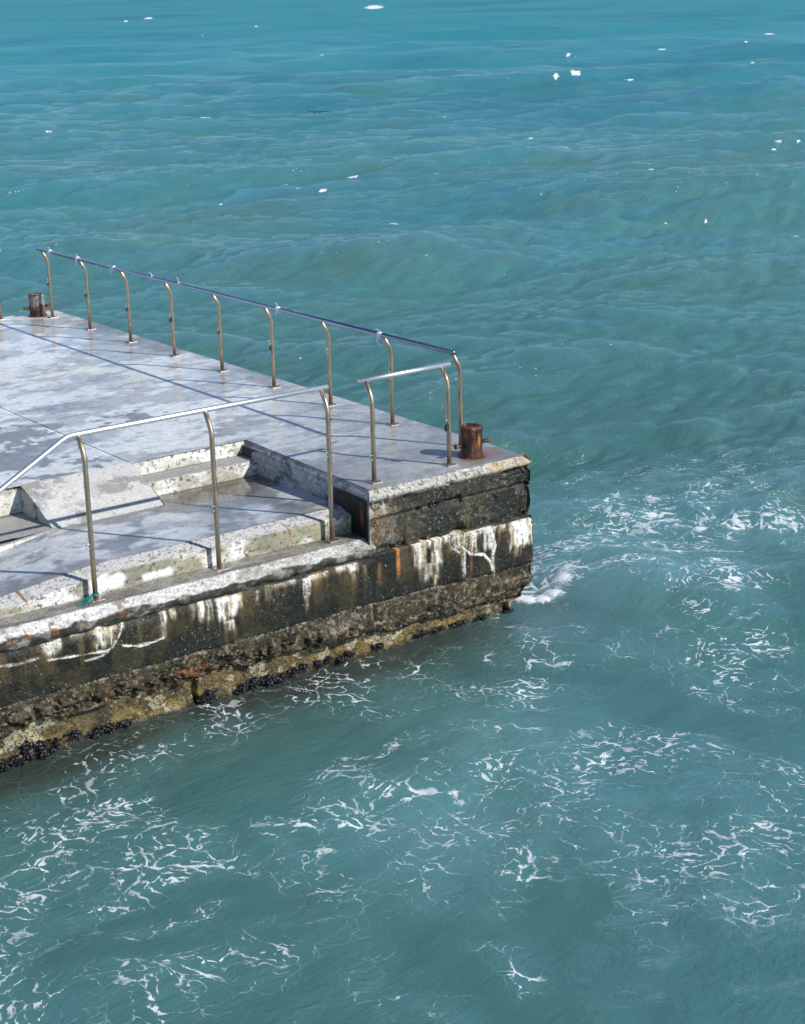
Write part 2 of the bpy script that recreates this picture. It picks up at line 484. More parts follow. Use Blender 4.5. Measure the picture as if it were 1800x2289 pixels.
# kerb between floor and ledge
LZ = -.531
def kprof(xs):
    fz = floor_z(xs, np.full_like(xs, .58))
    n1, n2 = 16, 20
    ya = np.linspace(.60, .385, n1); yb = np.full(n2, .379)
    t = np.linspace(0, 1, n1)
    Yp = np.repeat(np.concatenate([ya, yb])[None], len(xs), 0)
    za = fz[:, None] - .002 - .050*t[None]
    tb = np.linspace(0.02, 1, n2)
    zb = za[:, -1:]+(LZ-.02-za[:, -1:])*tb[None]
    return Yp, np.concatenate([za, zb], 1)
def kcol(x, y, z):
    c, wet = riser_color(x, y, z, -.30, LZ, .95, 150)
    ch = sst(.375, .40, y)
    c2 = np.empty_like(c); c2[:] = (.52, .515, .49); c2 = aggregate(c2, x, y, z, .6, 155)
    c = c*(1-ch[..., None])+c2*ch[..., None]
    # a few rust weeps
    for cx, zt, zb, w in ((-6.0, -.36, -.46, .035), (-3.02, -.30, -.40, .022), (-5.92, -.37, -.44, .02)):
        k = sst(w, w*.2, np.abs(x-cx)+.05*(fbm(x*30, z*5, None, 1, 3, 157)-.35))*sst(zb-.03, zb+.05, z)*sst(zt+.015, zt-.01, z)
        c = mixc(c, (.24, .085, .015), .9*k)
    c = mixc(c, (.78, .78, .76), .9*box_mask(x+.06*(fbm(x, y, z, 9, 3, 158)-.5), z, -4.75, -4.42, -.50, -.43, .02))
    c = mixc(c, (.80, .80, .77), .8*box_mask(x+.1*(fbm(x, y, z, 9, 3, 159)-.5), z+.05*(fbm(x, y, z, 12, 3, 160)-.5), -5.35, -4.98, -.50, -.36, .02))
    return np.concatenate([c, wet[..., None]], -1)
xs = warr((XL, -8, .2), (-8, -2.18, .012))
prof_sheet('kerb', xs, kprof, kcol, M_paint, .005, 161, 16)
# ledge with its pebbly lip
def lip_prof():
    return dense([(.40, LZ), (.125, LZ-.001), (.118, LZ-.004), (-.02, LZ-.070), (-.026, LZ-.076), (-.026, LZ-.12), (-.01, LZ-.155), (.02, LZ-.18), (.05, LZ-.20), (.06, LZ-.26)], .012)
def ledge_p(xs):
    a, b = lip_prof(); A = np.repeat(a[None], len(xs), 0); B = np.repeat(b[None], len(xs), 0)
    w = (fbm(xs, xs*0, None, 1.1, 4, 170)-.5)
    k = sst(.16, .02, A)
    A = A + .022*w[:, None]*k
    # gnawed underside
    B = B + (.05*(fbm(xs[:, None]+A*0, B, A, 7, 4, 171)-.5))*sst(LZ-.07, LZ-.11, B)
    # the ledge ends in a broken point against the block
    return A, B
def ledge_col(x, y, z):
    c = np.empty(x.shape+(3,)); c[:] = (.27, .265, .24)
    c = mixc(c, (.15, .14, .11), .8*sst(.48, .60, fbm(x*.7, y*3, None, 2.2, 5, 172)))
    c = mixc(c, (.40, .39, .36), .4*sst(.52, .6, fbm(x*.5, y*3, None, 4.2, 4, 173)))
    lip = sst(.14, .118, y+.03*(fbm(x, y, z, 8, 3, 174)-.5))*sst(LZ-.14, LZ-.11, z)
    c2 = np.empty_like(c); c2[:] = (.60, .595, .56); c2 = aggregate(c2, x, y, z, .45, 176)
    c2 = mixc(c2, (.26, .24, .19), .6*sst(.50, .60, fbm(x, y, z, 3.2, 5, 186, .6)))
    c2 = mixc(c2, (.82, .82, .81), .6*sst(.50, .62, fbm(x, y, z, 2.5, 4, 177))*sst(-4.2, -5.6, x))
    c2 = mixc(c2, (.30, .29, .26), .5*sst(-3.3, -2.4, x)*sst(.4, .6, fbm(x, y, z, 5, 3, 178)))
    c = c*(1-lip[..., None])+c2*lip[..., None]
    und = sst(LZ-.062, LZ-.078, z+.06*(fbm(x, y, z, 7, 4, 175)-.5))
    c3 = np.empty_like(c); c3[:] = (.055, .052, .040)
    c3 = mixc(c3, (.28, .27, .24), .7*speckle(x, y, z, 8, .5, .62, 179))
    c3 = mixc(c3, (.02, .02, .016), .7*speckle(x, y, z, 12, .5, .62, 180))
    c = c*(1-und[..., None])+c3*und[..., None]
    for cx, w in ((-6.5, .05), (-6.36, .04), (-6.18, .03), (-5.93, .05), (-5.6, .03), (-5.2, .05)):
        k = sst(w, w*.4, np.abs(x-cx+.06*(fbm(x, y, z, 9, 3, 181)-.5)))*sst(.10, .03, y)*sst(LZ-.14, LZ-.10, z)
        c = mixc(c, (.20, .07, .015), .75*k*sst(.46, .54, fbm(x, y, z, 14, 4, 183)))
    # patchy brown darkening towards the kerb and the block
    c = mixc(c, (.09, .08, .05), .6*sst(-3.2, -2.5, x)*sst(.05, .3, y)*sst(.45, .55, fbm(x, y, None, 2, 4, 182)))
    wet = .45+.25*sst(.12, .2, y) + 0*x
    return np.concatenate([c, wet[..., None]], -1)
xs = warr((XL, -8, .2), (-8, -2.20, .012))
prof_sheet('ledge', xs, ledge_p, ledge_col, M_face, .006, 185, 15)

# ---- ramp block (sloping slab, wedge shaped)
rp = plain('ramp_core', (.42, .42, .40), .8)
A0 = Vector((-4.93, 2.745, .004)); A1 = Vector((-3.585, 2.735, .006)); B0 = Vector((-4.93, 1.985, -.318)); B1 = Vector((-3.60, 2.00, -.322))
nu, nv = 110, 70
u = np.linspace(0, 1, nu)[:, None, None]; v = np.linspace(0, 1, nv)[None, :, None]
PP = (np.array(A0)*(1-u)+np.array(A1)*u)*(1-v)+(np.array(B0)*(1-u)+np.array(B1)*u)*v
PP[..., 2] += .018*np.sin(np.pi*v[..., 0])  # barely convex
X, Y, Z = PP[..., 0], PP[..., 1], PP[..., 2]
c = np.empty(X.shape+(3,)); c[:] = (.50, .495, .47)
c = mixc(c, (.22, .215, .20), .75*sst(.53, .60, fbm(X, Y*1.4, None, 3.0, 6, 190, .68)))
c = mixc(c, (.62, .61, .58), .5*sst(.5, .65, fbm(X, Y, None, 1.5, 4, 191)))
Cc = np.concatenate([c, np.full(X.shape+(1,), .3)], -1)
ramp_o = sheet('ramp', PP, Cc, M_paint, jetty)
def wedge_side(name, xt, flip):
    # triangular cheek of the ramp, real thickness below the slope
    n1, n2 = 60, 26
    t = np.linspace(0, 1, n1)[:, None]; s = np.linspace(0, 1, n2)[None, :]
    yt = 2.745+(1.985-2.745)*t; zt = .004+(-.318-.004)*t+.018*np.sin(np.pi*t)
    zb = np.full_like(zt, -.40)
    Z = zt+(zb-zt)*s; Y = yt+0*s; X = np.full_like(Z, xt) + .10*(s**.8)*(1 if flip else -1)*0 + .004*(fbm(Y, Z, None, 20, 3, 195)-.5)
    c = np.empty(Z.shape+(3,)); c[:] = (.46, .455, .43)
    c = mixc(c, (.10, .10, .09), .8*speckle(Y, Z, Z*0, 9, .5, .62, 196))
    C = np.concatenate([c, np.full(Z.shape+(1,), .3)], -1)
    return sheet(name, np.stack([X, Y, Z], -1), C, M_paint, jetty, flip=flip)
wedge_side('ramp_cheek', -4.932, True); wedge_side('ramp_cheek', -3.592, False)

# ---- vertical walls: perimeter path sweep
def perim(pts, ds):
    """pts list of (x,y); ds list of spacing per segment; returns S,X,Y,nx,ny (outward normal to the right hand side of travel)"""
    X, Y, NX, NY = [], [], [], []
    for (a, b, d) in zip(pts[:-1], pts[1:], ds):
        L = math.hypot(b[0]-a[0], b[1]-a[1]); n = max(2, int(round(L/d)))
        tx, ty = (b[0]-a[0])/L, (b[1]-a[1])/L
        for k in range(n):
            X.append(a[0]+(b[0]-a[0])*k/n); Y.append(a[1]+(b[1]-a[1])*k/n); NX.append(ty); NY.append(-tx)
    X.append(pts[-1][0]); Y.append(pts[-1][1]); NX.append(NX[-1]); NY.append(NY[-1])
    X, Y, NX, NY = map(np.array, (X, Y, NX, NY))
    # soften normals near corners
    for _ in range(3):
        NX[1:-1] = (NX[:-2]+2*NX[1:-1]+NX[2:])/4; NY[1:-1] = (NY[:-2]+2*NY[1:-1]+NY[2:])/4
    return X, Y, NX, NY
# painting of the seaward walls: x runs along the face (side walls use x = y so that noise continues)
DARK = (.016, .018, .014)
def upper_color(s, z, xw, yw, front, left):
    """front: 1 on the y=0 face, left: 1 on the landing side wall, s = running coordinate (x on the front)"""
    c = np.empty(s.shape+(3,)); c[:] = DARK
    n = fbm(s, z, None, 4.5, 6, 200, .6); st = flow(s, z, 9.0, 201)
    c = mixc(c, (.045, .040, .026), .8*sst(.50, .64, n))
    c = mixc(c, (.11, .085, .05), .6*sst(.55, .70, st)*sst(-.32, -.45, z))
    # grey broken aggregate at the inner end
    g = sst(-1.75, -2.15, s+.35*(fbm(s, z, None, 6, 4, 203)-.5))*front
    cg = np.empty_like(c); cg[:] = (.26, .235, .18)
    cg = mixc(cg, (.06, .05, .035), .85*sst(.48, .58, fbm(s, z, None, 9, 5, 204, .6)))
    cg = mixc(cg, (.16, .075, .028), .55*sst(.58, .66, fbm(s, z, None, 6, 4, 205)))
    cg = mixc(cg, (.42, .38, .32), .5*sst(.62, .70, fbm(s*2, z, None, 5, 4, 206)))
    c = c*(1-g[..., None])+cg*g[..., None]
    # pale stones showing
    c = mixc(c, (.26, .24, .19), .6*speckle(s, z, s*0, 34, .70, .73, 207)*front)
    # cap band
    w = .035*(fbm(s, z, None, 3.5, 4, 208)-.5)
    cap = sst(-.135, -.105, z+w)
    cc = np.empty_like(c); cc[:] = (.40, .385, .345)
    cc = aggregate(cc, s, z, s*0+3.3, .8, 209)
    cc = mixc(cc, (.38, .25, .10), .75*sst(-1.1, -.25, s)*sst(.38, .6, fbm(s, z, None, 5, 4, 212)))
    cc = mixc(cc, (.08, .07, .05), .6*sst(-.25, -.02, s)*sst(.42, .6, fbm(s, z, None, 8, 4, 213)))
    c = c*(1-(cap*front)[..., None])+cc*(cap*front)[..., None]
    # joint line
    c = mixc(c, (.012, .012, .010), front*.8*sst(.022, .008, np.abs(z+.315+.02*(fbm(s, z, None, 5, 3, 214)-.5))))
    # landing side wall: whitewash above, near-black below and towards the front corner, rust
    cl = np.empty_like(c); cl[:] = (.44, .445, .44)
    q = fbm(yw*2.0, z*3.0, None, 2.2, 5, 215, .6)
    cl = mixc(cl, (.10, .095, .08), .75*sst(.54, .64, q))
    cl = mixc(cl, (.012, .012, .010), sst(-.20, -.28, z+.12*(q-.5))*sst(1.5, .4, yw)*.97)
    cl = mixc(cl, (.010, .009, .008), sst(.95, .62, yw+.3*(q-.5))*sst(-.07, -.10, z)*.95)
    cl = mixc(cl, (.20, .055, .02), .9*sst(.05, .02, np.abs(yw-.16)+.06*(fbm(yw*16, z*3, None, 1, 4, 249)-.45))*sst(-.12, -.16, z)*sst(-.42, -.36, z))
    cl = mixc(cl, (.30, .30, .29), .8*sst(.03, .015, np.abs(yw-.02)))
    cl = mixc(cl, (.19, .20, .21), .75*sst(.052, .02, -z)*sst(.40, .6, fbm(yw, z, None, 6, 5, 216)+.1))
    c = c*(1-left[..., None])+cl*left[..., None]
    wet = np.clip(.75-.5*cap*front-.45*left - .3*g, .1, 1)
    return np.concatenate([c, wet[..., None]], -1)
# whitewash-like lime weeps on the lower wall: (x0, x1, z top, z bottom, strength)
WEEPS = [(-4.16, -3.92, -.74, -1.00, 1.0), (-3.93, -3.86, -.74, -.92, .9), (-4.36, -4.29, -.72, -.92, .9), (-4.27, -4.20, -.73, -.98, .5),
         (-4.79, -4.72, -.72, -.86, .95), (-4.68, -4.62, -.72, -.84, .95), (-4.80, -4.74, -.84, -1.0, .35), (-4.45, -4.40, -.72, -.9, .35),
         (-3.70, -3.66, -.76, -.86, .6), (-3.58, -3.50, -.73, -.90, .5), (-3.12, -3.03, -.76, -.96, 1.0), (-3.11, -3.07, -.94, -1.08, .5),
         (-3.05, -2.80, -.745, -.80, .85), (-2.55, -2.42, -.73, -.84, .75), (-2.50, -2.46, -.82, -.95, .4), (-2.36, -2.32, -.78, -.9, .3), (-2.70, -2.55, -.73, -.79, .7),
         (-3.50, -3.20, -.745, -.785, .6), (-5.52, -5.30, -.73, -.92, .9), (-5.75, -5.40, -.70, -.76, .7), (-6.05, -5.85, -.72, -.86, .65), (-5.30, -5.18, -.72, -.8, .5),
         (-4.08, -3.96, -.99, -1.10, .8),
         (-.34, -.01, -.74, -1.05, 1.0), (-.72, -.58, -.75, -1.0, .7), (-.92, -.80, -.75, -1.0, .75), (-1.45, -1.30, -.70, -1.0, .8), (-1.68, -1.52, -.70, -.98, .8),
         (-1.20, -.95, -.72, -.9, .8), (-1.62, -1.35, -.95, -1.15, .5), (-1.70, -1.00, -.68, -.78, .9), (-1.0, -.60, -.71, -.79, .8), (-.60, -.38, -.73, -.80, .8),
         (-1.02, -.97, -.9, -1.20, .7), (-.60, -.56, -.8, -1.32, .6), (-1.42, -1.38, -1.1, -1.24, .5), (-.28, -.16, -1.0, -1.16, .4)]
CRACK = np.array([(-14, -1.60), (-6.55, -1.57), (-6.15, -1.47), (-5.69, -1.53), (-5.17, -1.5), (-4.59, -1.53), (-4.44, -1.52), (-4.03, -1.49), (-3.76, -1.57), (-3.37, -1.52),
                  (-2.96, -1.56), (-2.46, -1.58), (-2.35, -1.54), (-1.88, -1.66), (-1.71, -1.60), (-1.44, -1.61), (-1.17, -1.63), (-.93, -1.61), (-.41, -1.63), (-.18, -1.66), (0.0, -1.66), (14, -1.66)])
def crack_z(s): 
    return np.interp(s, CRACK[:, 0], CRACK[:, 1]) + .035*(fbm(s, s*0, None, 6.0, 4, 220)-.5)
def joint_z(s): return -1.235-.045*sst(-2, 0, s)+.012*(fbm(s, s*0, None, 2.0, 3, 221)-.5)
def lower_color(s, z, front):
    c = np.empty(s.shape+(3,)); c[:] = (.013, .014, .010)
    n = fbm(s, z, None, 3.5, 6, 230, .6); st = flow(s, z, 10.0, 231); n8 = fbm(s, z, None, 12, 4, 232, .6)
    c = mixc(c, (.045, .037, .018), .65*sst(.48, .66, n))
    c = mixc(c, (.10, .078, .036), .6*sst(.56, .72, st)*sst(-1.2, -.8, z))
    jz = joint_z(s); cz = crack_z(s)
    # below the joint: brown, rough
    bl = sst(.02, -.03, z-jz)
    c = mixc(c, (.065, .049, .024), .65*bl)
    c = mixc(c, (.018, .015, .009), bl*.9*sst(.47, .60, fbm(s, z, None, 7, 5, 233, .6)))
    c = mixc(c, (.15, .085, .035), .3*bl*sst(.60, .70, fbm(s, z, None, 6.0, 5, 234)))
    c = mixc(c, (.24, .20, .13), .7*bl*speckle(s, z, s*0, 30, .60, .66, 235))
    # rust band near x=-4.6 .. -4
    c = mixc(c, (.20, .065, .018), .6*sst(.30, .08, np.abs(s+4.42))*sst(.09, .03, np.abs(z+1.43))*sst(.42, .55, n8))
    # footing: ochre and olive
    ft = sst(.012, -.012, z-cz)
    cf = np.empty_like(c); cf[:] = (.125, .092, .036)
    cf = mixc(cf, (.040, .033, .015), .85*sst(.46, .60, fbm(s, z, None, 5, 6, 236, .6)))
    cf = mixc(cf, (.26, .19, .06), .7*sst(.50, .62, fbm(s, z, None, 3.2, 4, 237))*sst(-1.60, -1.74, z))
    cf = mixc(cf, (.42, .38, .24), .7*sst(.60, .66, fbm(s, z, None, 6, 4, 238)))
    c = c*(1-ft[..., None])+cf*ft[..., None]
    # slime line at the water
    c = mixc(c, (.022, .020, .015), .85*sst(-1.76, -1.84, z+.05*(n-.5)))
    # lime weeps
    W = np.zeros_like(s); H = np.zeros_like(s)
    wob = .025*(fbm(s, z, None, 7, 4, 240)-.5)
    for x0, x1, zt, zb, k in WEEPS:
        h = zt-zb
        ragged = zb + .5*h*(fbm(s*26, s*0, None, 1.0, 3, int(abs(x0)*97))-.35)
        mk = sst(x0-.018, x0+.018, s+wob)*sst(-x1-.018, -x1+.018, -s-wob)*sst(ragged-.03, ragged+.05, z)*sst(zt+.014, zt-.004, z+wob*.5)
        W = np.maximum(W, k*mk*(.30+.70*sst(.36, .54, .45*flow(s, z, 16, 241)+.55*flow(s, z, 55, 245)+.22*(n8-.5)+.12*sst(.3*h, 0, zt-z)))); H = np.maximum(H, k*sst(x0-.06, x0, s+wob)*sst(-x1-.06, -x1, -s-wob)*sst(zb-.22, zt, z)*sst(zt+.02, zt-.02, z))
    vein = lambda pts, w, k: [W.__setitem__(Ellipsis, np.maximum(W, k*seg(pts[i], pts[i+1], w))) for i in range(len(pts)-1)]
    def seg(a, b, w):
        ax, az = a; bx, bz = b; L2 = (bx-ax)**2+(bz-az)**2
        t = np.clip(((s-ax)*(bx-ax)+(z-az)*(bz-az))/L2, 0, 1)
        d = np.hypot(s-ax-t*(bx-ax), z-az-t*(bz-az))+.022*(fbm(s, z, None, 14, 3, 242)-.5)
        return sst(w, w*.4, d)
    vein([(-1.03, -.86), (-.90, -.98), (-.72, -1.02), (-.63, -1.12), (-.60, -1.22)], .021, .95)
    vein([(-1.18, -.84), (-1.06, -.92)], .02, .6)
    vein([(-.60, -.76), (-.55, -.95), (-.60, -1.10), (-.57, -1.27)], .018, .75)
    vein([(-6.0, -.90), (-5.69, -.93), (-5.40, -.96), (-5.33, -.94), (-5.24, -.82), (-5.2, -.72)], .013, .85)
    vein([(-5.22, -.95), (-5.05, -1.0), (-4.88, -1.0), (-4.76, -.98)], .015, .85)
    vein([(-5.62, -1.0), (-5.45, -1.0), (-5.38, -.97)], .011, .6)
    vein([(-6.5, -.83), (-6.3, -.86), (-6.1, -.85)], .02, .5)
    W = W*(1-.75*ft)
    c = mixc(c, (.20, .145, .06), .6*H*sst(.46, .66, flow(s, z, 30, 246)))
    cw = np.empty_like(c); cw[:] = (.80, .79, .74)
    cw = mixc(cw, (.42, .31, .14), .75*sst(.52, .66, flow(s, z, 26, 243)))
    cw = mixc(cw, (.40, .30, .15), .85*sst(.6, .15, W))
    c = c*(1-W[..., None])+cw*W[..., None]
    # orange rust tongues
    for cx, zt, zb, w, k in ((-1.90, -.69, -.97, .040, .95), (-.90, -.75, -.92, .018, .7), (-.48, -.74, -.84, .025, .7), (-2.93, -.74, -.80, .06, .6), (-.90, -.9, -1.2, .03, .25), (-2.15, -.8, -1.0, .03, .3)):
        mk = sst(w, w*.35, np.abs(s-cx)+.05*(fbm(s*22, z*3, None, 1, 4, 248)-.45))*sst(zt+.01, zt-.01, z)*sst(zb-.10, zb+.10, z)
        c = mixc(c, (.46, .19, .045), k*mk)
    # vertical cold joint, straight joint
    c = mixc(c, (.01, .01, .008), .9*sst(.010, .004, np.abs(s+2.23+.01*np.sin(z*20)))*sst(-.85, -.95, z)*(1-ft))
    jl = sst(.016, .005, np.abs(z-jz))
    jn = sst(.45, .55, fbm(s, z, None, 9, 3, 244))
    c = mixc(c, (.34, .32, .27), .7*jl*jn*sst(.48, .56, fbm(s, z, None, 40, 2, 247))*sst(.012, 0, z-jz-.002)); c = mixc(c, (.006, .006, .005), .85*jl*(1-jn))
    wet = np.clip(.80-.55*W+.1*bl, .1, 1)
    return np.concatenate([c, wet[..., None]], -1)

def crag(s, z, f, seed):
    return np.abs(fbm(s, z, None, f, 5, seed, .55)-.5)*2
# upper block wall
X, Y, NX, NY = perim([(-2.14, 2.72), (-2.25, 0), (0, 0), (0, 12.0), (XL, 12.0)], [.02, .012, .06, .15])
S = X.copy()
iR = int(np.argmax((X > -1e-6)))                      # first index on the side wall
S[iR:] = Y[iR:]*1.0
lf = np.zeros_like(X); nL = int(np.argmin(np.abs(X+2.25)+np.abs(Y))); lf[:nL] = 1
zs = -np.concatenate([[0, .012, .03, .045, .06], warr((.075, .80, .011))])
inset = np.interp(-zs, [0, .03, .06, .08], [.062, .036, .004, 0])
Sg, Zg = np.meshgrid(S, zs, indexing='ij')
front = np.repeat(((1-lf))[:, None], len(zs), 1); left = 1-front
fr = front
Yg = np.repeat(Y[:, None], len(zs), 1)
below = sst(-.085, -.13, Zg)
d = -inset[None, :]*np.ones_like(Sg)
d += fr*below*(-.030 + .030*(fbm(Sg, Zg, None, 3, 4, 250)-.5) - .05*sst(.42, .12, crag(Sg, Zg, 7, 251))*sst(-.25, -.14, -Zg-.40+.26)*0)
chip = sst(.56, .68, fbm(Sg, Zg, None, 6, 5, 252, .6))
band = np.exp(-((Zg+.15)/.05)**2)*.9+np.exp(-((Zg+.33)/.04)**2)*.8+np.exp(-((Zg+.70)/.05)**2)
d -= fr*(.045*chip*np.clip(band+.25, 0, 1))
d -= fr*.016*sst(.02, .006, np.abs(Zg+.315+.02*(fbm(Sg, Zg, None, 5, 3, 214)-.5)))
d += .010*(fbm(Sg, Zg, None, 22, 3, 253, .6)-.5)*below
d += fr*sst(-.02, -.06, Zg)*.016*(fbm(Sg, Zg, None, 11, 4, 254)-.5)
d -= fr*.05*sst(-.58, -.70, Zg)*sst(.35, .65, fbm(Sg, Zg, None, 4, 4, 255))
# bitten corner
cn = np.exp(-(np.minimum(np.abs(Sg-0), .6)/.12)**2)*fr
d -= cn*(.045*sst(.42, .66, fbm(Zg, Sg*0, None, 7, 4, 256))+.012)*below
d -= cn*.03*sst(-.11, 0, Zg)
P = np.stack([X[:, None]+NX[:, None]*d, Y[:, None]+NY[:, None]*d, Zg + .004*(fbm(Sg, Zg, None, 9, 2, 257)-.5)*sst(-.005, -.03, Zg)], -1)
Cu = upper_color(Sg, Zg, X[:, None]+0*Zg, Yg, fr, left)
sheet('upper_wall', P, Cu, M_face, jetty, flip=False)
upP, upC, upS, upZ, upF, upI = P, Cu, Sg, Zg, fr, iR

# lower wall
X, Y, NX, NY = perim([(XL, 0), (-7.2, 0), (0, 0), (0, 3.0), (0, 12.0), (XL, 12.0)], [.2, .012, .02, .1, .2])
iR = int(np.argmax((X > -1e-6))); S = X.copy(); S[iR:] = Y[iR:]
zs = np.concatenate([[-.695], -warr((.70, 1.95, .0115)), -warr((2.0, 2.8, .1))])
Sg, Zg = np.meshgrid(S, zs, indexing='ij')
jz, cz = joint_z(Sg), crack_z(Sg)
d = np.zeros_like(Sg)
d[:, 0] = -.16
leftpart = sst(-2.15, -2.35, Sg)*(np.arange(len(S)) < iR)[:, None]
d += -.028*leftpart*sst(-.80, -.70, Zg)*(.4+1.2*fbm(Sg, Zg, None, 5, 4, 260))
d += .008*(fbm(Sg, Zg, None, 1.2, 3, 261)-.5)
bl = sst(.03, -.02, Zg-jz)
near = sst(-.16, -.02, Zg-cz)*0
ero = sst(.24, .04, Zg-cz)*(Zg > cz)
amp = .35+.65*sst(-2.0, -2.6, Sg)
big = fbm(Sg, Zg*1.5, None, 3.0, 5, 262, .55)
d += ero*amp*(.07*(big-.42) - .07*sst(.22, .05, crag(Sg, Zg*1.3, 5, 263)))
d += bl*.012*(fbm(Sg, Zg, None, 20, 4, 264, .62)-.5)*2
# draped smooth lump
lump = np.exp(-(((Sg+2.68)/.30)**4))*np.exp(-(((Zg+1.45)/.10)**2))
d += lump*(.09+.022*np.sin((Sg*.8+Zg*1.5)*38+3*big)*sst(-2.75, -2.5, Sg))
# footing steps back under an overhang
ft = sst(.010, -.012, Zg-cz)
back = .085+.05*sst(-1.6, -2.6, -Sg-4.2)*0
d += -ft*(back+.02*(fbm(Sg, Zg, None, 2.5, 4, 265)-.5)) + ft*.014*(fbm(Sg, Zg, None, 16, 4, 266, .6)-.5)*2
d += -.05*sst(.028, .0, np.abs(Zg-cz))*sst(.35, .6, fbm(Sg, Zg*0, None, 2.3, 3, 267))
# joints
d -= .014*sst(.014, .004, np.abs(Zg-jz))*sst(.4, .5, fbm(Sg, Zg*0, None, 6, 3, 268))
d -= .015*sst(.012, .003, np.abs(Sg+2.23))*sst(-.85, -.95, Zg)*(1-ft)
d -= .12*sst(.035, .015, np.abs(Sg+4.40+.02*np.sin(Zg*14)))*ft*sst(-.1, 0, Zg+1.85)
# lime weeps stand a little proud
Cl = lower_color(Sg, Zg, 1)
wetg = Cl[..., 3]
d += .010*sst(.6, .3, wetg)
d += .006*(fbm(Sg, Zg, None, 26, 3, 269, .6)-.5)
# lower edge tapers at the tip
tp = np.exp(-(np.minimum(np.abs(Sg), 3)/.5)**2)
tap = sst(-1.38, -1.62, Zg)*(1-ft)
d -= tp*tap*.03
d -= tp*(.03*sst(.5, .62, fbm(Zg, Sg*0, None, 6, 4, 270)))
Xp = X[:, None]+NX[:, None]*d; Yp = Y[:, None]+NY[:, None]*d
# footing ends short of the corner
ins = np.interp(-Zg, [1.42, 1.50, 1.60, 1.655, 1.70, 2.8], [0, .02, .08, .12, .22, .24])
k = sst(-.9, 0.0, Xp)
Xp = Xp-ins*k
P = np.stack([Xp, Yp, Zg], -1)
sheet('lower_wall', P, Cl, M_face, jetty)

# barnacles, pebbles and shell grit, glossy lumps added for wet glints (nobody could count them)
rng = np.random.default_rng(7)
def scatter_on(P, C, n, sel, rmin, rmax, name, mat, col=None):
    n0, m0 = P.shape[:2]
    w = sel.astype(float)[:-1, :-1].ravel(); w /= w.sum()
    idx = rng.choice(len(w), n, p=w); i, j = idx//(m0-1), idx % (m0-1)
    a, b, c_ = P[i, j], P[i+1, j], P[i, j+1]
    ctr = a + rng.random((n, 1))*(b-a) + rng.random((n, 1))*(c_-a)
    nr = np.cross(b-a, c_-a); nr /= np.linalg.norm(nr, axis=1)[:, None]+1e-9
    nr *= np.sign((nr*np.array([0.3, -1, .3])).sum(1))[:, None]
    t1 = np.cross(nr, [0.1, .2, 1]); t1 /= np.linalg.norm(t1, axis=1)[:, None]
    t2 = np.cross(nr, t1)
    r = rmin+(rmax-rmin)*rng.random((n, 1))**2.2
    V = []; kk = 5; ph = rng.random((n, 1))*6
    for q in range(kk):
        an = ph+2*math.pi*q/kk
        V.append(ctr+r*(np.cos(an)*t1+np.sin(an)*t2)*(.8+.4*rng.random((n, 1)))-nr*.003)
    V.append(ctr+nr*r*(.5+.5*rng.random((n, 1)))+t1*r*.3*(rng.random((n, 1))-.5))
    V = np.stack(V, 1)
    F = []
    base = np.arange(n)[:, None]*(kk+1)
    for q in range(kk): F.append(np.concatenate([base+q, base+(q+1) % kk, base+kk], 1))
    F = np.concatenate(F, 0)
    o = mesh_np(name, V, F, mat, jetty, smooth=False); o['kind'] = 'stuff'
    return o
def grit_mat():
    m, nt, b = newmat('shell_grit')
    pos = N(nt, 'NewGeometry').outputs['Position']
    n = noise_node(nt, pos, 60, 2, .5)
    c = mix_(nt, mrange(nt, n, .42, .62, 0, 1), (.018, .016, .012, 1), (.075, .065, .045, 1))
    c = mix_(nt, mrange(nt, noise_node(nt, pos, 34, 2, .5), .64, .68, 0, .8), c, (.45, .42, .36, 1))
    nt.links.new(c, b.inputs['Base Color']); b.inputs['Roughness'].default_value = .14
    return m
M_grit = grit_mat()
vis = (Sg > -7.1) & (np.arange(len(S)) < iR)[:, None] & (Zg > -1.9)
dens = np.where(vis, .30 + 1.0*bl + .8*(fbm(Sg, Zg, None, 4, 3, 280) > .54), 0)*(1-.95*sst(.6, .3, wetg))
gr = scatter_on(P, Cl, 26000, dens, .003, .013, 'shell_grit', M_grit)
vis = (upF > .5) & (upZ < -.13) & (np.arange(upS.shape[0]) < upI)[:, None]
scatter_on(upP, upC, 5000, np.where(vis, .3+1.0*(fbm(upS, upZ, None, 5, 3, 281) > .52), 0), .003, .011, 'shell_grit', M_grit)

# ------------------------------------------------------------------ handrails
TR = .0255
HB = .905
def post_parts(parent, x, y, z0, zt, lx, ly, plate=True, label=None):
    """one bent post from z0 up to the rail at zt, leaning (lx,ly) at the top"""
    bm = bmesh.new()
    pts = [(x, y, z0+.004), (x, y, z0+.4), (x, y, HB-.10), (x, y, HB-.05), (x+lx*.04, y+ly*.04, HB-.02), (x+lx*.14, y+ly*.14, HB+.02), (x+lx*.28, y+ly*.28, HB+.055),
           (x+lx, y+ly, zt-.012)]
    if zt < 1.0:
        pts = [(x, y, z0+.004), (x, y, z0+.4), (x+lx, y+ly, zt-.012)]
    tube_bm(bm, pts, TR, 14)
    p = from_bm('post', bm, M_post, parent)
    if label: p['label'] = label
    bm = bmesh.new()
    box_bm(bm, Vector((x, y, z0+.004)), Vector((.135, .135, .008)), .002)
    pl = from_bm('base_plate', bm, M_plate, p, smooth=False)
    for sx in (-1, 1):
        for sy_ in (-1, 1):
            bm = bmesh.new()
            tube_bm(bm, [(x+sx*.048, y+sy_*.048, z0+.006), (x+sx*.048, y+sy_*.048, z0+.018)], .010, 6)
            tube_bm(bm, [(x+sx*.048, y+sy_*.048, z0+.016), (x+sx*.048, y+sy_*.048, z0+.032)], .0055, 6)
            from_bm('bolt', bm, M_plate, p, smooth=False)
    return p
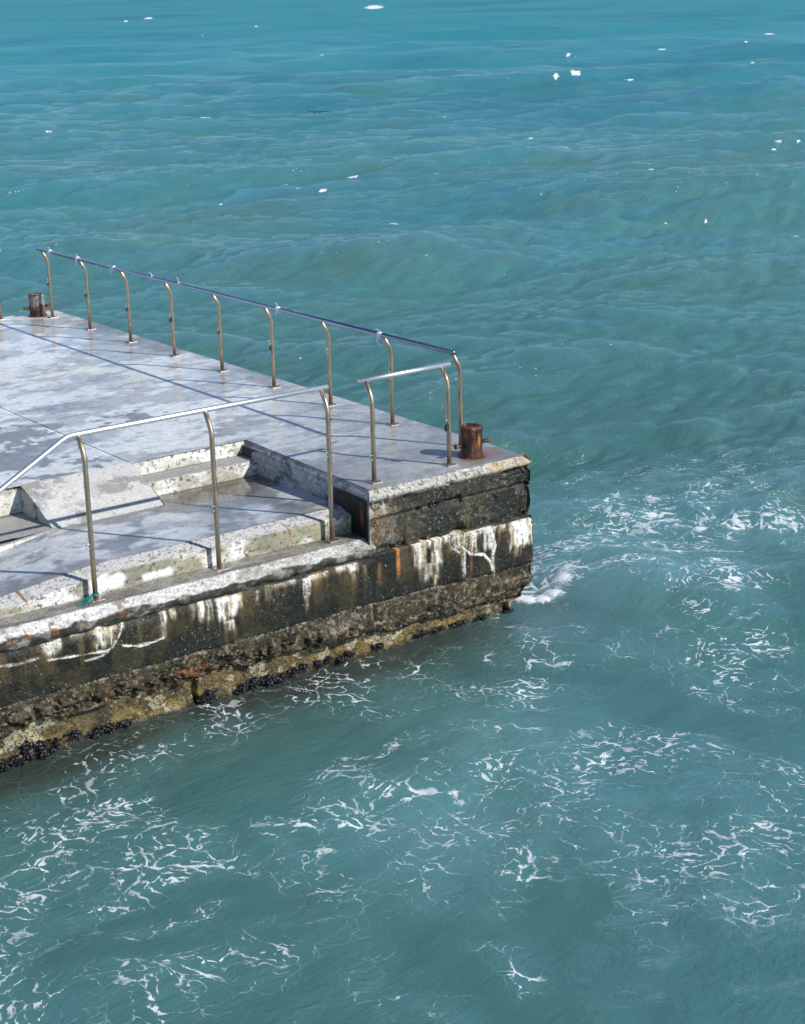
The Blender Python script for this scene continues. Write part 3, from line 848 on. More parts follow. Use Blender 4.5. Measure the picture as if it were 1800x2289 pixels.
def rail(parent, pts, name='rail', mat=None):
    bm = bmesh.new(); tube_bm(bm, pts, TR+.001, 18)
    return from_bm(name, bm, mat or M_rail, parent)
far = thing('handrail', 'long steel handrail on nine bent posts along the outer sea edge of the deck', 'handrail', (0, 0, 0), 'steel handrails of the jetty')
FX, FLX, RZ = -.366, -.105, 1.10
rail(far, [(FX+FLX, .787, RZ+.008), (FX+FLX, 4, RZ), (FX+FLX, 8, RZ), (FX+FLX, 11.485, RZ)], mat=M_farrail)
for k in range(9): post_parts(far, FX, .828+1.3142*k, 0, RZ, FLX, 0)
sh = thing('handrail', 'short straight steel handrail on two posts at the deck corner beside the rusty bollard', 'handrail', (0, 0, 0), 'steel handrails of the jetty')
rail(sh, [(-2.056, .40, RZ), (-.848, .40, RZ)])
for x in (-1.974, -.955): post_parts(sh, x, .2946, 0, RZ, 0, .105)
nr_ = thing('handrail', 'steel handrail with a bent sloping end on tall posts standing on the lower ledge', 'handrail', (0, 0, 0), 'steel handrails of the jetty')
rail(nr_, [(-8.2, .389, -.40), (-6.15, .389, .715), (-5.49, .389, 1.075), (-5.44, .389, 1.096), (-5.39, .389, 1.103), (-4, .389, 1.106), (-2.468, .389, 1.106)])
for k in range(3): post_parts(nr_, -2.547-1.390*k, .2845, LZ, 1.106, 0, .105)
post_parts(nr_, -2.547-1.390*3, .2845, LZ, .40, 0, .105)
end = thing('handrail', 'steel handrail at the far end of the deck, cut by the left photo edge', 'handrail', (0, 0, 0), 'steel handrails of the jetty')
rail(end, [(-.99, 11.70, RZ), (-4.2, 11.70, RZ)])
for x in (-1.06, -2.4, -3.75): post_parts(end, x, 11.80, 0, RZ, 0, -.105)

# ------------------------------------------------------------------ bollards
def bollard(loc, label, mat, r=.126, h=.352):
    t = thing('bollard', label, 'bollard', loc, 'mooring bollards')
    bm = bmesh.new()
    prof = [(0, h-.022), (r*.35, h-.020), (r*.62, h-.018), (r*.70, h-.004), (r*.90, h), (r*1.01, h-.006), (r*1.04, h-.020), (r*1.04, h-.05), (r*1.0, h-.062), (r*.99, h*.5), (r*1.0, .06), (r*1.03, .02), (r*1.04, .0)]
    n = 40; rings = []
    for (pr, pz) in prof:
        rings.append([bm.verts.new((pr*math.cos(2*math.pi*k/n)*(1+.008*math.sin(5*k+pz*40)), pr*math.sin(2*math.pi*k/n)*(1+.008*math.cos(3*k+pz*60)), pz)) for k in range(n)] if pr else [bm.verts.new((0, 0, pz))])
    for a, b in zip(rings[:-1], rings[1:]):
        for k in range(n):
            if len(a) == 1: bm.faces.new((a[0], b[k], b[(k+1) % n]))
            else: bm.faces.new((a[k], b[k], b[(k+1) % n], a[(k+1) % n]))
    from_bm('barrel', bm, mat, t)
    for s, L in ((-1, .228), (1, .262)):
        bm = bmesh.new()
        tube_bm(bm, [(s*r*.9, .004, .14), (s*(L-.03), .004, .14), (s*(L-.012), .004, .14), (s*L, .004, .14)], [.022, .022, .026, .024], 14)
        from_bm('crossbar', bm, M_rust, t)
    bm = bmesh.new()
    tube_bm(bm, [(0, 0, .0), (0, 0, .010)], r*1.22, 40); from_bm('base_ring', bm, M_rust, t, smooth=False)
    return t
bollard((-.54, .42, 0), 'short rusty brown iron bollard with a crossbar on the near corner of the deck', M_rust)
bollard((-.475, 11.655, 0), 'iron bollard with worn pale paint over rust at the far end of the deck', M_rustpaint)

# ------------------------------------------------------------------ padlocks and rings on the posts
def padlock(px, py, z, mat, label, size=1.0, tilt=0.0, ring_only=False):
    # hangs from a wire ring round the post, on its left hand side in view
    if ring_only:
        bm = bmesh.new()
        cx = px-.040
        pts = [(cx+.026*math.cos(a), py-.018, z+.026*math.sin(a)) for a in np.linspace(0, 2*math.pi, 17)]
        tube_bm(bm, pts, .0032, 6, cap=False)
        o = from_bm('wire_ring', bm, M_shackle)
        return tag(o, label, 'wire ring', 'empty wire rings on the railing posts')
    t = thing('padlock', label, 'padlock', (px-.042, py-.022, z), 'padlocks hanging on the railing posts')
    t.rotation_euler = (0, tilt, .35)
    w, h, d = .040*size, .048*size, .018*size
    bm = bmesh.new(); box_bm(bm, Vector((0, 0, -h/2)), Vector((w, d, h)), .004)
    from_bm('body', bm, mat, t)
    bm = bmesh.new()
    rr = w*.33
    pts = [(-rr, 0, -.004)]+[(-rr*math.cos(a), 0, .022*size+rr*math.sin(a)) for a in np.linspace(0, math.pi, 9)]+[(rr, 0, -.004)]
    tube_bm(bm, pts, .0042*size, 8); from_bm('shackle', bm, M_shackle, t)
    bm = bmesh.new(); tube_bm(bm, [(0, -d/2-.0008, -h*.62), (0, -d/2+.002, -h*.62)], .004*size, 8); from_bm('keyhole', bm, M_black if mat is M_brass else M_shackle, t)
    bm = bmesh.new()
    pts = [(.020+.030*math.cos(a), .012, .05*size+.022*math.sin(a)) for a in np.linspace(0, 2*math.pi, 17)]
    tube_bm(bm, pts, .0028, 6, cap=False); from_bm('loop', bm, M_shackle, t)
    return t
yk = lambda k: .828+1.3142*k
padlock(FX, yk(8), .56, M_black, 'small dark padlock on the farthest post of the long handrail, beside the painted bollard', .9)
padlock(FX, yk(7), .56, M_black, 'dark padlock on the second farthest post of the long handrail', 1.1)
padlock(FX, yk(6), .52, M_black, 'dark padlock with a pale wire loop, on the third farthest post of the long handrail', 1.0)
padlock(FX, yk(5), .56, M_black, 'wide dark padlock on the post where the long handrail has a rusty red foot', 1.25)
padlock(FX, yk(4), .56, M_black, 'tiny dark padlock on the middle post of the long handrail', .8)
padlock(FX, yk(3), .56, M_black, 'dark padlock on the rust streaked post under a white ribbon knot', 1.1)
padlock(FX, yk(1), .62, M_brass, 'golden brass padlock on the post behind the short handrail', 1.35)
padlock(-.955, .2946, .47, M_black, 'large black padlock on the short handrail post next to the rusty bollard', 1.5)
padlock(FX, yk(2), .70, None, 'thin empty wire ring on the long handrail post nearest the landing corner', ring_only=True)
padlock(-2.547, .2845, .42, None, 'thin empty wire ring on the ledge post nearest the deck block', ring_only=True)
padlock(-3.937, .2845, .12, None, 'thin empty wire ring on the middle post of the ledge handrail', ring_only=True)
padlock(-5.327, .2845, .02, None, 'thin empty wire ring on the ledge post with teal rope at its foot', ring_only=True)
padlock(-1.974, .2946, .28, None, 'tiny pale wire ring on the left post of the short handrail', ring_only=True)

# ------------------------------------------------------------------ ribbons tied round the long rail
def ribbon(y, kind, label):
    rx, rz = FX+FLX, RZ
    rnd = random.Random(int(y*1000))
    bm = bmesh.new()
    if kind != 'thread':
        for j in range(4 if kind == 'knot' else 1):
            yy = y+(j-1.5)*.012
            pts = [(rx+.030*math.cos(a), yy+.012*math.sin(2*a+j), rz+.030*math.sin(a)) for a in np.linspace(0, 2*math.pi, 17)]
            tube_bm(bm, pts, .0075, 6, cap=False)
    else:
        pts = [(rx+.028*math.cos(a), y+.004*math.sin(2*a), rz+.028*math.sin(a)) for a in np.linspace(0, 2*math.pi, 17)]
        tube_bm(bm, pts, .003, 6, cap=False)
    o = from_bm('ribbon', bm, M_ribbon)
    tag(o, label, 'ribbon', 'white ribbons tied round the long handrail')
    n = {'knot': 3, 'hang': 2, 'thread': 1}[kind]
    for j in range(n):
        bm = bmesh.new()
        up = kind == 'thread' or (kind == 'knot' and j == 2)
        a = rnd.uniform(-.6, .6); L = rnd.uniform(.06, .11)
        pts = []
        for t in np.linspace(0, 1, 7):
            if up: pts.append((rx-.01+.02*math.sin(3*t+a)-.03*t, y+.05*t*math.sin(a+1), rz+.026+.9*L*t-.02*t*t))
            else: pts.append((rx-.028-.02*math.sin(2*t+a), y+.03*j+.04*t*math.sin(a*2), rz-.005-L*t))
        tube_bm(bm, pts, [.006, .006, .005, .005, .004, .003, .002] if not up else .0025, 5)
        from_bm('loose_end', bm, M_ribbon, o)
    return o
ribbon(11.0, 'knot', 'small white ribbon knot nearest the far end of the long rail')
ribbon(10.05, 'knot', 'large white ribbon knot on the rail above the second farthest post')
ribbon(8.9, 'hang', 'white ribbon with ends hanging down between two rail posts')
ribbon(7.72, 'thread', 'thin upright thread tied on the rail left of the fourth farthest post')
ribbon(6.95, 'thread', 'thin white thread tied where the fourth farthest post meets the rail')
ribbon(4.42, 'knot', 'white ribbon knot in the middle of the long rail, above the rust streaked post')
ribbon(2.20, 'knot', 'pale bluish ribbon knot on the rail above the brass padlock')

# teal rope fibres at the foot of the ledge post
tp_ = thing('rope', 'frayed teal nylon rope tied round the foot of a ledge post', 'rope', (-5.33, .285, LZ))
bm = bmesh.new()
pts = [(.034*math.cos(a), .034*math.sin(a), .045+.006*math.sin(2*a)) for a in np.linspace(0, 4*math.pi, 33)]
tube_bm(bm, [(p[0], p[1], p[2]+.004*i/8) for i, p in enumerate(pts)], .006, 6); from_bm('wrap', bm, M_teal, tp_)
rnd = random.Random(4); bm = bmesh.new()
for j in range(34):
    a = rnd.uniform(2.7, 3.9); L = rnd.uniform(.08, .24)
    pts = [(-.03+L*t*math.cos(a), -.01+L*t*math.sin(a)*.9, .05*(1-t)**1.4+.006+.012*math.sin(6*t+j)*(1-t)) for t in np.linspace(0, 1, 7)]
    tube_bm(bm, pts, .0022, 4)
fr_ = from_bm('frayed_end', bm, M_teal, tp_)

# ------------------------------------------------------------------ mussels
def mussel_cluster(x, z, w, h, n, label, y=.055):
    w *= 1.0; h *= 1.15; n = int(n*1.15)
    bm = bmesh.new(); rnd = random.Random(int((x*7+z)*1000))
    for _ in range(n):
        px, pz = rnd.gauss(0, w/2.1), rnd.gauss(0, h/2.6)
        L = rnd.choice((rnd.uniform(.012, .022), rnd.uniform(.022, .040)))
        g = bmesh.ops.create_icosphere(bm, subdivisions=1, radius=1)
        R = Matrix.Rotation(rnd.uniform(0, 6.28), 4, 'Y') @ Matrix.Rotation(rnd.uniform(-.9, .9), 4, 'X') @ Matrix.Rotation(rnd.uniform(-.9, .9), 4, 'Z')
        for v in g['verts']:
            tpr = 1-.45*max(0, v.co.z)
            v.co = Vector((v.co.x*L*.42*tpr, v.co.y*L*.30*tpr, v.co.z*L))
        M = Matrix.Translation((px, rnd.uniform(-.035, .005)*(1-min(1, abs(px)/w)), pz)) @ R
        bmesh.ops.transform(bm, matrix=M, verts=g['verts'])
    g = bmesh.ops.create_icosphere(bm, subdivisions=2, radius=1)
    for v in g['verts']: v.co = Vector((v.co.x*w*.62, v.co.y*.035+.02, v.co.z*h*.6))*rnd.uniform(.85, 1.1)
    o = from_bm('mussel_cluster', bm, M_mussel, None, smooth=True); o.location = (x, y, z)
    return tag(o, label, 'mussels', 'mussel clusters on the sea wall at the waterline')
ML = [(-6.53, -1.86, .16, .05, 40, 'low black mussel clump at the left photo edge, just above the water'),
      (-6.36, -1.83, .13, .07, 60, 'black mussel mass above the water, left of the two raised clumps'),
      (-6.26, -1.745, .08, .04, 26, 'flat black mussel patch highest on the wall at the left'),
      (-6.13, -1.76, .10, .06, 50, 'tall black mussel clump beside the flat patch, left part of the wall'),
      (-6.10, -1.84, .12, .05, 45, 'wide mussel clump touching the water under the tall clump'),
      (-5.96, -1.77, .04, .06, 20, 'small narrow mussel clump left of the round isolated one'),
      (-5.77, -1.745, .08, .055, 48, 'round isolated mussel clump with bare ochre wall all around it'),
      (-5.54, -1.79, .08, .06, 45, 'mussel clump right of the round isolated one, first of three in a row'),
      (-5.39, -1.79, .07, .05, 36, 'middle mussel clump of the three in a row right of the round one'),
      (-5.22, -1.775, .09, .035, 40, 'flat wide mussel clump, last of the three in a row right of the round one'),
      (-4.27, -1.745, .08, .08, 70, 'large mussel clump directly right of the black vertical gap in the footing'),
      (-3.88, -1.78, .08, .06, 50, 'solitary mussel clump between the vertical gap and the long mussel bed'),
      (-3.74, -1.765, .05, .07, 34, 'narrow upright mussel clump at the left end of the long mussel bed'),
      (-3.56, -1.775, .09, .06, 56, 'dense mussel clump in the long bed below the rocky bulge'),
      (-3.42, -1.80, .09, .06, 56, 'lowest mussel clump of the long bed, touching the water'),
      (-3.27, -1.765, .09, .05, 46, 'mussel clump right of the centre of the long bed'),
      (-3.13, -1.745, .07, .05, 36, 'mussel clump at the right end of the long bed'),
      (-2.94, -1.755, .05, .05, 32, 'small mussel clump below the smooth draped lump, left one'),
      (-2.80, -1.735, .045, .04, 26, 'small round mussel clump below the smooth draped lump, right one'),
      (-2.64, -1.78, .07, .035, 34, 'low flat mussel clump right of the draped lump'),
      (-2.52, -1.755, .06, .04, 30, 'mussel clump where the footing curves towards the deck block'),
      (-2.14, -1.755, .07, .03, 30, 'dark mussel patch below the vertical crack of the wall'),
      (-1.55, -1.765, .12, .022, 44, 'thin bluish mussel strip on the footing, left part of the tip'),
      (-1.32, -1.765, .12, .022, 44, 'thin bluish mussel strip in the middle of the footing under the white stains'),
      (-1.02, -1.77, .14, .025, 50, 'thick purple blue mussel strip on the footing under the hooked lime vein'),
      (-.68, -1.775, .11, .018, 34, 'short purple blue mussel strip near the end of the footing'),
      (-.32, -1.80, .08, .02, 30, 'small purple mussel strip at the very end of the footing')]
for a in ML: mussel_cluster(*a)

# ------------------------------------------------------------------ water
def px_to_world(px, py, z=WATER):
    d = np.array(fwd)+(px-900)/FPX*np.array(r2)-(py-1144.5)/FPX*np.array(u2)
    t = (z-CAM.z)/d[2]
    return CAM.x+d[0]*t, CAM.y+d[1]*t
Hc = CAM.z-WATER
# the sea is one sheet, graded in fineness with distance from the quay the viewer stands on
dep = np.concatenate([np.linspace(1.10, math.radians(35.5), 60, endpoint=False), np.linspace(math.radians(35.5), math.radians(0.75), 1080, endpoint=False), np.linspace(math.radians(.75), math.radians(.12), 40)])
Rr = Hc/np.tan(dep)
th0 = math.atan2(fwd.y, fwd.x)
tt = np.concatenate([np.linspace(-1.9, -.33, 60, endpoint=False), np.linspace(-.33, .33, 860), np.linspace(.33, 1.9, 61)[1:]])
TH, RR = np.meshgrid(th0-tt, Rr, indexing='ij')
WX = CAM.x+RR*np.cos(TH); WY = CAM.y+RR*np.sin(TH)
cellr = np.abs(np.gradient(Rr))[None, :]*np.ones_like(RR)
rngw = np.random.default_rng(21)
wind = math.atan2(-fwd.y, -fwd.x)+.35
DX = np.zeros_like(WX); DY = np.zeros_like(WX); DZ = np.zeros_like(WX)
warp1 = fbm(WX, WY, None, .06, 3, 300)-.5; warp2 = fbm(WX, WY, None, .06, 3, 301)-.5
gx = WX+6*warp1; gy = WY+6*warp2
amp_mod = .55+.9*fbm(WX, WY, None, .045, 3, 302)
near_calm = 1-.50*np.exp(-((WX+3)**2+(WY+4)**2)/130.0)
for i in range(72):
    lam = 0.42*(38.0)**(rngw.random())
    k = 2*math.pi/lam
    spread = .5 if lam > 3 else .8
    ang = wind+rngw.normal(0, spread)
    a = .0062*lam**1.0*rngw.uniform(.5, 1.3)*(1.0 if lam < 6 else .70)
    fade = sst(1.2, 3.2, lam/cellr)
    ph = (gx*math.cos(ang)+gy*math.sin(ang))*k+rngw.uniform(0, 6.28)
    aa = a*fade*amp_mod*near_calm
    DZ += aa*np.sin(ph)
    DX -= .8*aa*math.cos(ang)*np.cos(ph); DY -= .8*aa*math.sin(ang)*np.cos(ph)
for i in range(10):
    lam = rngw.uniform(18, 48); k = 2*math.pi/lam; ang = wind+rngw.normal(0, .35)
    ph = (gx*math.cos(ang)+gy*math.sin(ang))*k+rngw.uniform(0, 6.28)
    DZ += .0030*lam*np.sin(ph)*sst(1.5, 3.5, lam/cellr)*sst(15, 60, RR)
# swell heaping up against the tip of the jetty
hx, hy = px_to_world(1340, 1360)
hd = np.hypot((WX-hx)/1.3, (WY-hy)/1.0)
DZ += .20*np.exp(-hd**2)
hx2, hy2 = px_to_world(1010, 1700); DZ += .10*np.exp(-(((WX-hx2)/1.0)**2+((WY-hy2)/.7)**2))
# calmer right against the wall
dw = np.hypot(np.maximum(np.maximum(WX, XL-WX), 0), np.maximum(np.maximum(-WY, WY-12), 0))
DZ *= .22+.78*sst(0, 1.8, dw)
DZ -= .085*sst(-5.0, -6.8, WX)*np.exp(-(dw/1.2)**2)+.012*np.exp(-(dw/.8)**2)
DX *= sst(0, 1.0, dw); DY *= sst(0, 1.0, dw)
# foam: where it gathers, as curves on the surface
FO = [([(1180, 1235), (1300, 1195), (1420, 1182), (1500, 1160), (1600, 1140), (1700, 1160), (1800, 1180)], .60, 1.25),
      ([(1190, 1300), (1300, 1255), (1400, 1250), (1500, 1265), (1600, 1290), (1650, 1320)], .45, 1.2),
      ([(1150, 1210), (1250, 1260), (1330, 1215), (1400, 1230), (1480, 1220)], .7, 1.2),
      ([(1360, 1300), (1440, 1300), (1500, 1320)], .25, 1.0), ([(1165, 1340), (1215, 1345), (1255, 1315), (1270, 1290)], .24, 1.7), ([(1170, 1300), (1200, 1260), (1190, 1220)], .25, .9), ([(700, 1560), (560, 1600), (450, 1620), (330, 1660), (150, 1720)], .16, .7), ([(1150, 1400), (1000, 1450), (860, 1500)], .10, .6),
      ([(1300, 1190), (1340, 1240), (1310, 1290)], .25, .8),
      ([(1630, 1310), (1640, 1370), (1680, 1400), (1740, 1420)], .18, .9),
      ([(1600, 1140), (1690, 1200), (1660, 1230)], .2, .9), ([(1690, 1200), (1800, 1205)], .2, .8),
      ([(1110, 1450), (1180, 1462), (1280, 1460), (1400, 1435), (1500, 1450), (1570, 1490), (1650, 1520)], .20, .95),
      ([(1560, 1520), (1700, 1580), (1740, 1560)], .15, .8),
      ([(0, 1850), (90, 1760), (180, 1710), (300, 1690), (400, 1640), (520, 1590), (650, 1560)], .35, .9),
      ([(20, 1960), (120, 1890), (200, 1800), (260, 1730)], .25, .8),
      ([(745, 1820), (760, 1740), (850, 1780), (960, 1790), (1060, 1760), (1130, 1700)], .22, 1.0),
      ([(620, 1860), (760, 1850), (900, 1860), (930, 1835), (980, 1822), (1010, 1845)], .12, .95),
      ([(1010, 1770), (1100, 1800), (1200, 1822), (1350, 1800), (1500, 1775)], .16, .9),
      ([(1060, 1640), (1130, 1628), (1200, 1640)], .10, .95),
      ([(770, 1695), (850, 1698), (900, 1655)], .07, .9),
      ([(580, 1850), (660, 1930), (720, 1940), (850, 1945)], .12, .85),
      ([(960, 2000), (1000, 1950), (1060, 1930), (1150, 1950), (1200, 1960)], .14, .9),
      ([(1080, 2120), (1130, 2160), (1170, 2190), (1180, 2230)], .12, .85), ([(860, 2230), (960, 2240), (1040, 2280)], .15, .8),
      ([(0, 2200), (50, 2140), (30, 2260)], .12, .9), ([(330, 2090), (460, 2060), (520, 2010)], .10, .75), ([(300, 2170), (380, 2180), (370, 2240)], .12, .8),
      ([(1480, 1920), (1560, 1850), (1640, 1830), (1800, 1850)], .2, .8), ([(1400, 1690), (1480, 1660), (1560, 1700), (1640, 1710)], .12, .8),
      ([(1480, 1650), (1560, 1670), (1640, 1720), (1800, 1740)], .16, .7), ([(1700, 1480), (1800, 1500)], .2, .7), ([(1550, 2000), (1700, 1960), (1800, 1900)], .2, .6)]
den = np.zeros_like(WX)
wx_ = WX+.35*(fbm(WX, WY, None, 1.6, 3, 310)-.5); wy_ = WY+.35*(fbm(WX, WY, None, 1.6, 3, 311)-.5)
nearm = (RR < 60)
for pl, w, k in FO:
    pw = [px_to_world(*p) for p in pl]
    for (ax, ay), (bx, by) in zip(pw[:-1], pw[1:]):
        L2 = (bx-ax)**2+(by-ay)**2
        t = np.clip(((wx_-ax)*(bx-ax)+(wy_-ay)*(by-ay))/L2, 0, 1)
        dd = np.hypot(wx_-ax-t*(bx-ax), wy_-ay-t*(by-ay))
        den = np.maximum(den, k*np.exp(-(dd/w)**2))
# loose background flecks round the jetty
loose = .62*sst(.42, .62, fbm(WX, WY, None, .55, 4, 312))*np.exp(-(np.maximum(0, np.hypot(WX+2, WY+3)-6)/5.0)**2)
den = np.maximum(den, loose)
# whitecaps: crest foam out at sea
WC = [(30, 60, 40), (340, 38, 34), (835, 16, 40), (1343, 34, 26), (20, 130, 26), (150, 170, 30), (450, 262, 36), (905, 175, 24), (1130, 170, 32),
      (1290, 187, 26), (1400, 186, 32), (1490, 113, 26), (1137, 17, 26), (810, 409, 28), (640, 424, 20), (1250, 362, 20), (1650, 340, 46), (1758, 345, 34),
      (280, 52, 14), (450, 42, 12), (460, 80, 14), (1410, 113, 18), (1600, 38, 14), (1030, 37, 12), (1740, 75, 40), (560, 425, 34), (1190, 305, 20), (1000, 246, 12), (760, 342, 10),
      (870, 490, 16), (1500, 480, 22), (1100, 45, 14), (400, 8, 14), (350, 78, 10), (720, 130, 14), (1560, 42, 10), (1160, 36, 10), (1360, 262, 14)]
rw = np.random.default_rng(5)
for _ in range(60):  # small flecks: whitecap foam and painted sparkle on the open sea
    v_ = rw.random()**1.6
    WC.append((rw.uniform(0, 1800), 5+560*v_, rw.uniform(3, 12)+7*v_))
cap = np.zeros_like(WX)
for px, py, hw in WC:
    x0, y0 = px_to_world(px-hw, py+hw*.06); x1, y1 = px_to_world(px+hw, py-hw*.06)
    cx_, cy_ = (x0+x1)/2, (y0+y1)/2; L = math.hypot(x1-x0, y1-y0)/2
    ux, uy = (x1-x0)/(2*L), (y1-y0)/(2*L)
    dep_ = math.hypot(cx_-CAM.x, cy_-CAM.y); L *= 1-.2*min(1, max(0, (dep_-110)/100))
    halfb = 2.4/FPX*dep_*dep_/Hc*.42*(1+.8*sst(90, 200, dep_))*min(1, hw/16); L *= .9; halfb = min(halfb*.45, .28*L)
    rad = 2*L+4*halfb
    sel = np.nonzero((np.abs(WX-cx_) < rad) & (np.abs(WY-cy_) < rad))
    if len(sel[0]) == 0: continue
    sx, sy_ = WX[sel]-cx_, WY[sel]-cy_
    a = sx*ux+sy_*uy; b = -sx*uy+sy_*ux
    b = b+halfb*2.2*(fbm(a/L*1.8, a*0, None, 1.0, 3, int(px))-.5)+.10*L*math.sin(px)*(a/L)**2
    tap_ = .35+.65*fbm(a/L*2.6+px, a*0, None, 1.0, 3, 320)/.6
    cap[sel] = np.maximum(cap[sel], np.exp(-(np.abs(a)/L)**3)*np.exp(-(b/(halfb*tap_))**2))
# froth sheet (thin, broken) at one place
x0, y0 = px_to_world(1013, 146); dd = ((WX-x0)*rgt.x+(WY-y0)*rgt.y); de = (-(WX-x0)*rgt.y+(WY-y0)*rgt.x)
den = np.maximum(den, .75*np.exp(-(dd/1.9)**4-(de/2.6)**4))
# splash hooking round the corner foot
sp_ = np.zeros_like(WX); pw = [px_to_world(*p) for p in ((1160, 1346), (1185, 1351), (1212, 1350), (1238, 1340), (1258, 1318), (1266, 1306))]
for (ax, ay), (bx, by) in zip(pw[:-1], pw[1:]):
    L2 = (bx-ax)**2+(by-ay)**2
    t = np.clip(((wx_-ax)*(bx-ax)+(wy_-ay)*(by-ay))/L2, 0, 1)
    sp_ = np.maximum(sp_, np.exp(-(np.hypot(WX-ax-t*(bx-ax), WY-ay-t*(by-ay)+.05*(fbm(WX, WY, None, 14, 3, 318)-.5))/(.075+.05*(ax+ay > pw[1][0]+pw[1][1])))**2))
DZ += .03*sp_
milk = np.zeros_like(WX)
for px, py, r, k in ((1225, 1345, .35, 1.0), (1180, 1345, .25, .9), (1380, 1270, 1.2, .9), (1230, 1380, .8, .8), (1400, 1190, 1.3, .6), (1000, 1860, .8, .8), (1100, 1640, 1.0, .6), (880, 1790, .9, .4), (1330, 1330, .8, .9), (1700, 1180, 1.2, .4)):
    x0, y0 = px_to_world(px, py); milk = np.maximum(milk, k*np.exp(-((WX-x0)**2+(WY-y0)**2)/r**2))
wall_refl = .85*np.exp(-(np.maximum(0, dw-.05)/.34)**1.3)+.50*np.exp(-(dw/1.2)**2); wall_refl = np.clip(wall_refl*(.7+.6*fbm(WX, WY, None, 1.5, 3, 330)), 0, 1)  # wall's dark reflection and submerged footing tint, painted into the water colour
chop = .36+.64*sst(4, 14, np.hypot(WX+5, WY+6))
sdz = DZ[::7, ::7].std()
crest = sst(.5, 1.7, DZ/max(sdz, .02))*sst(3, 8, np.hypot(WX+3, WY+3))
PW = np.stack([WX+DX, WY+DY, WATER+DZ], -1)

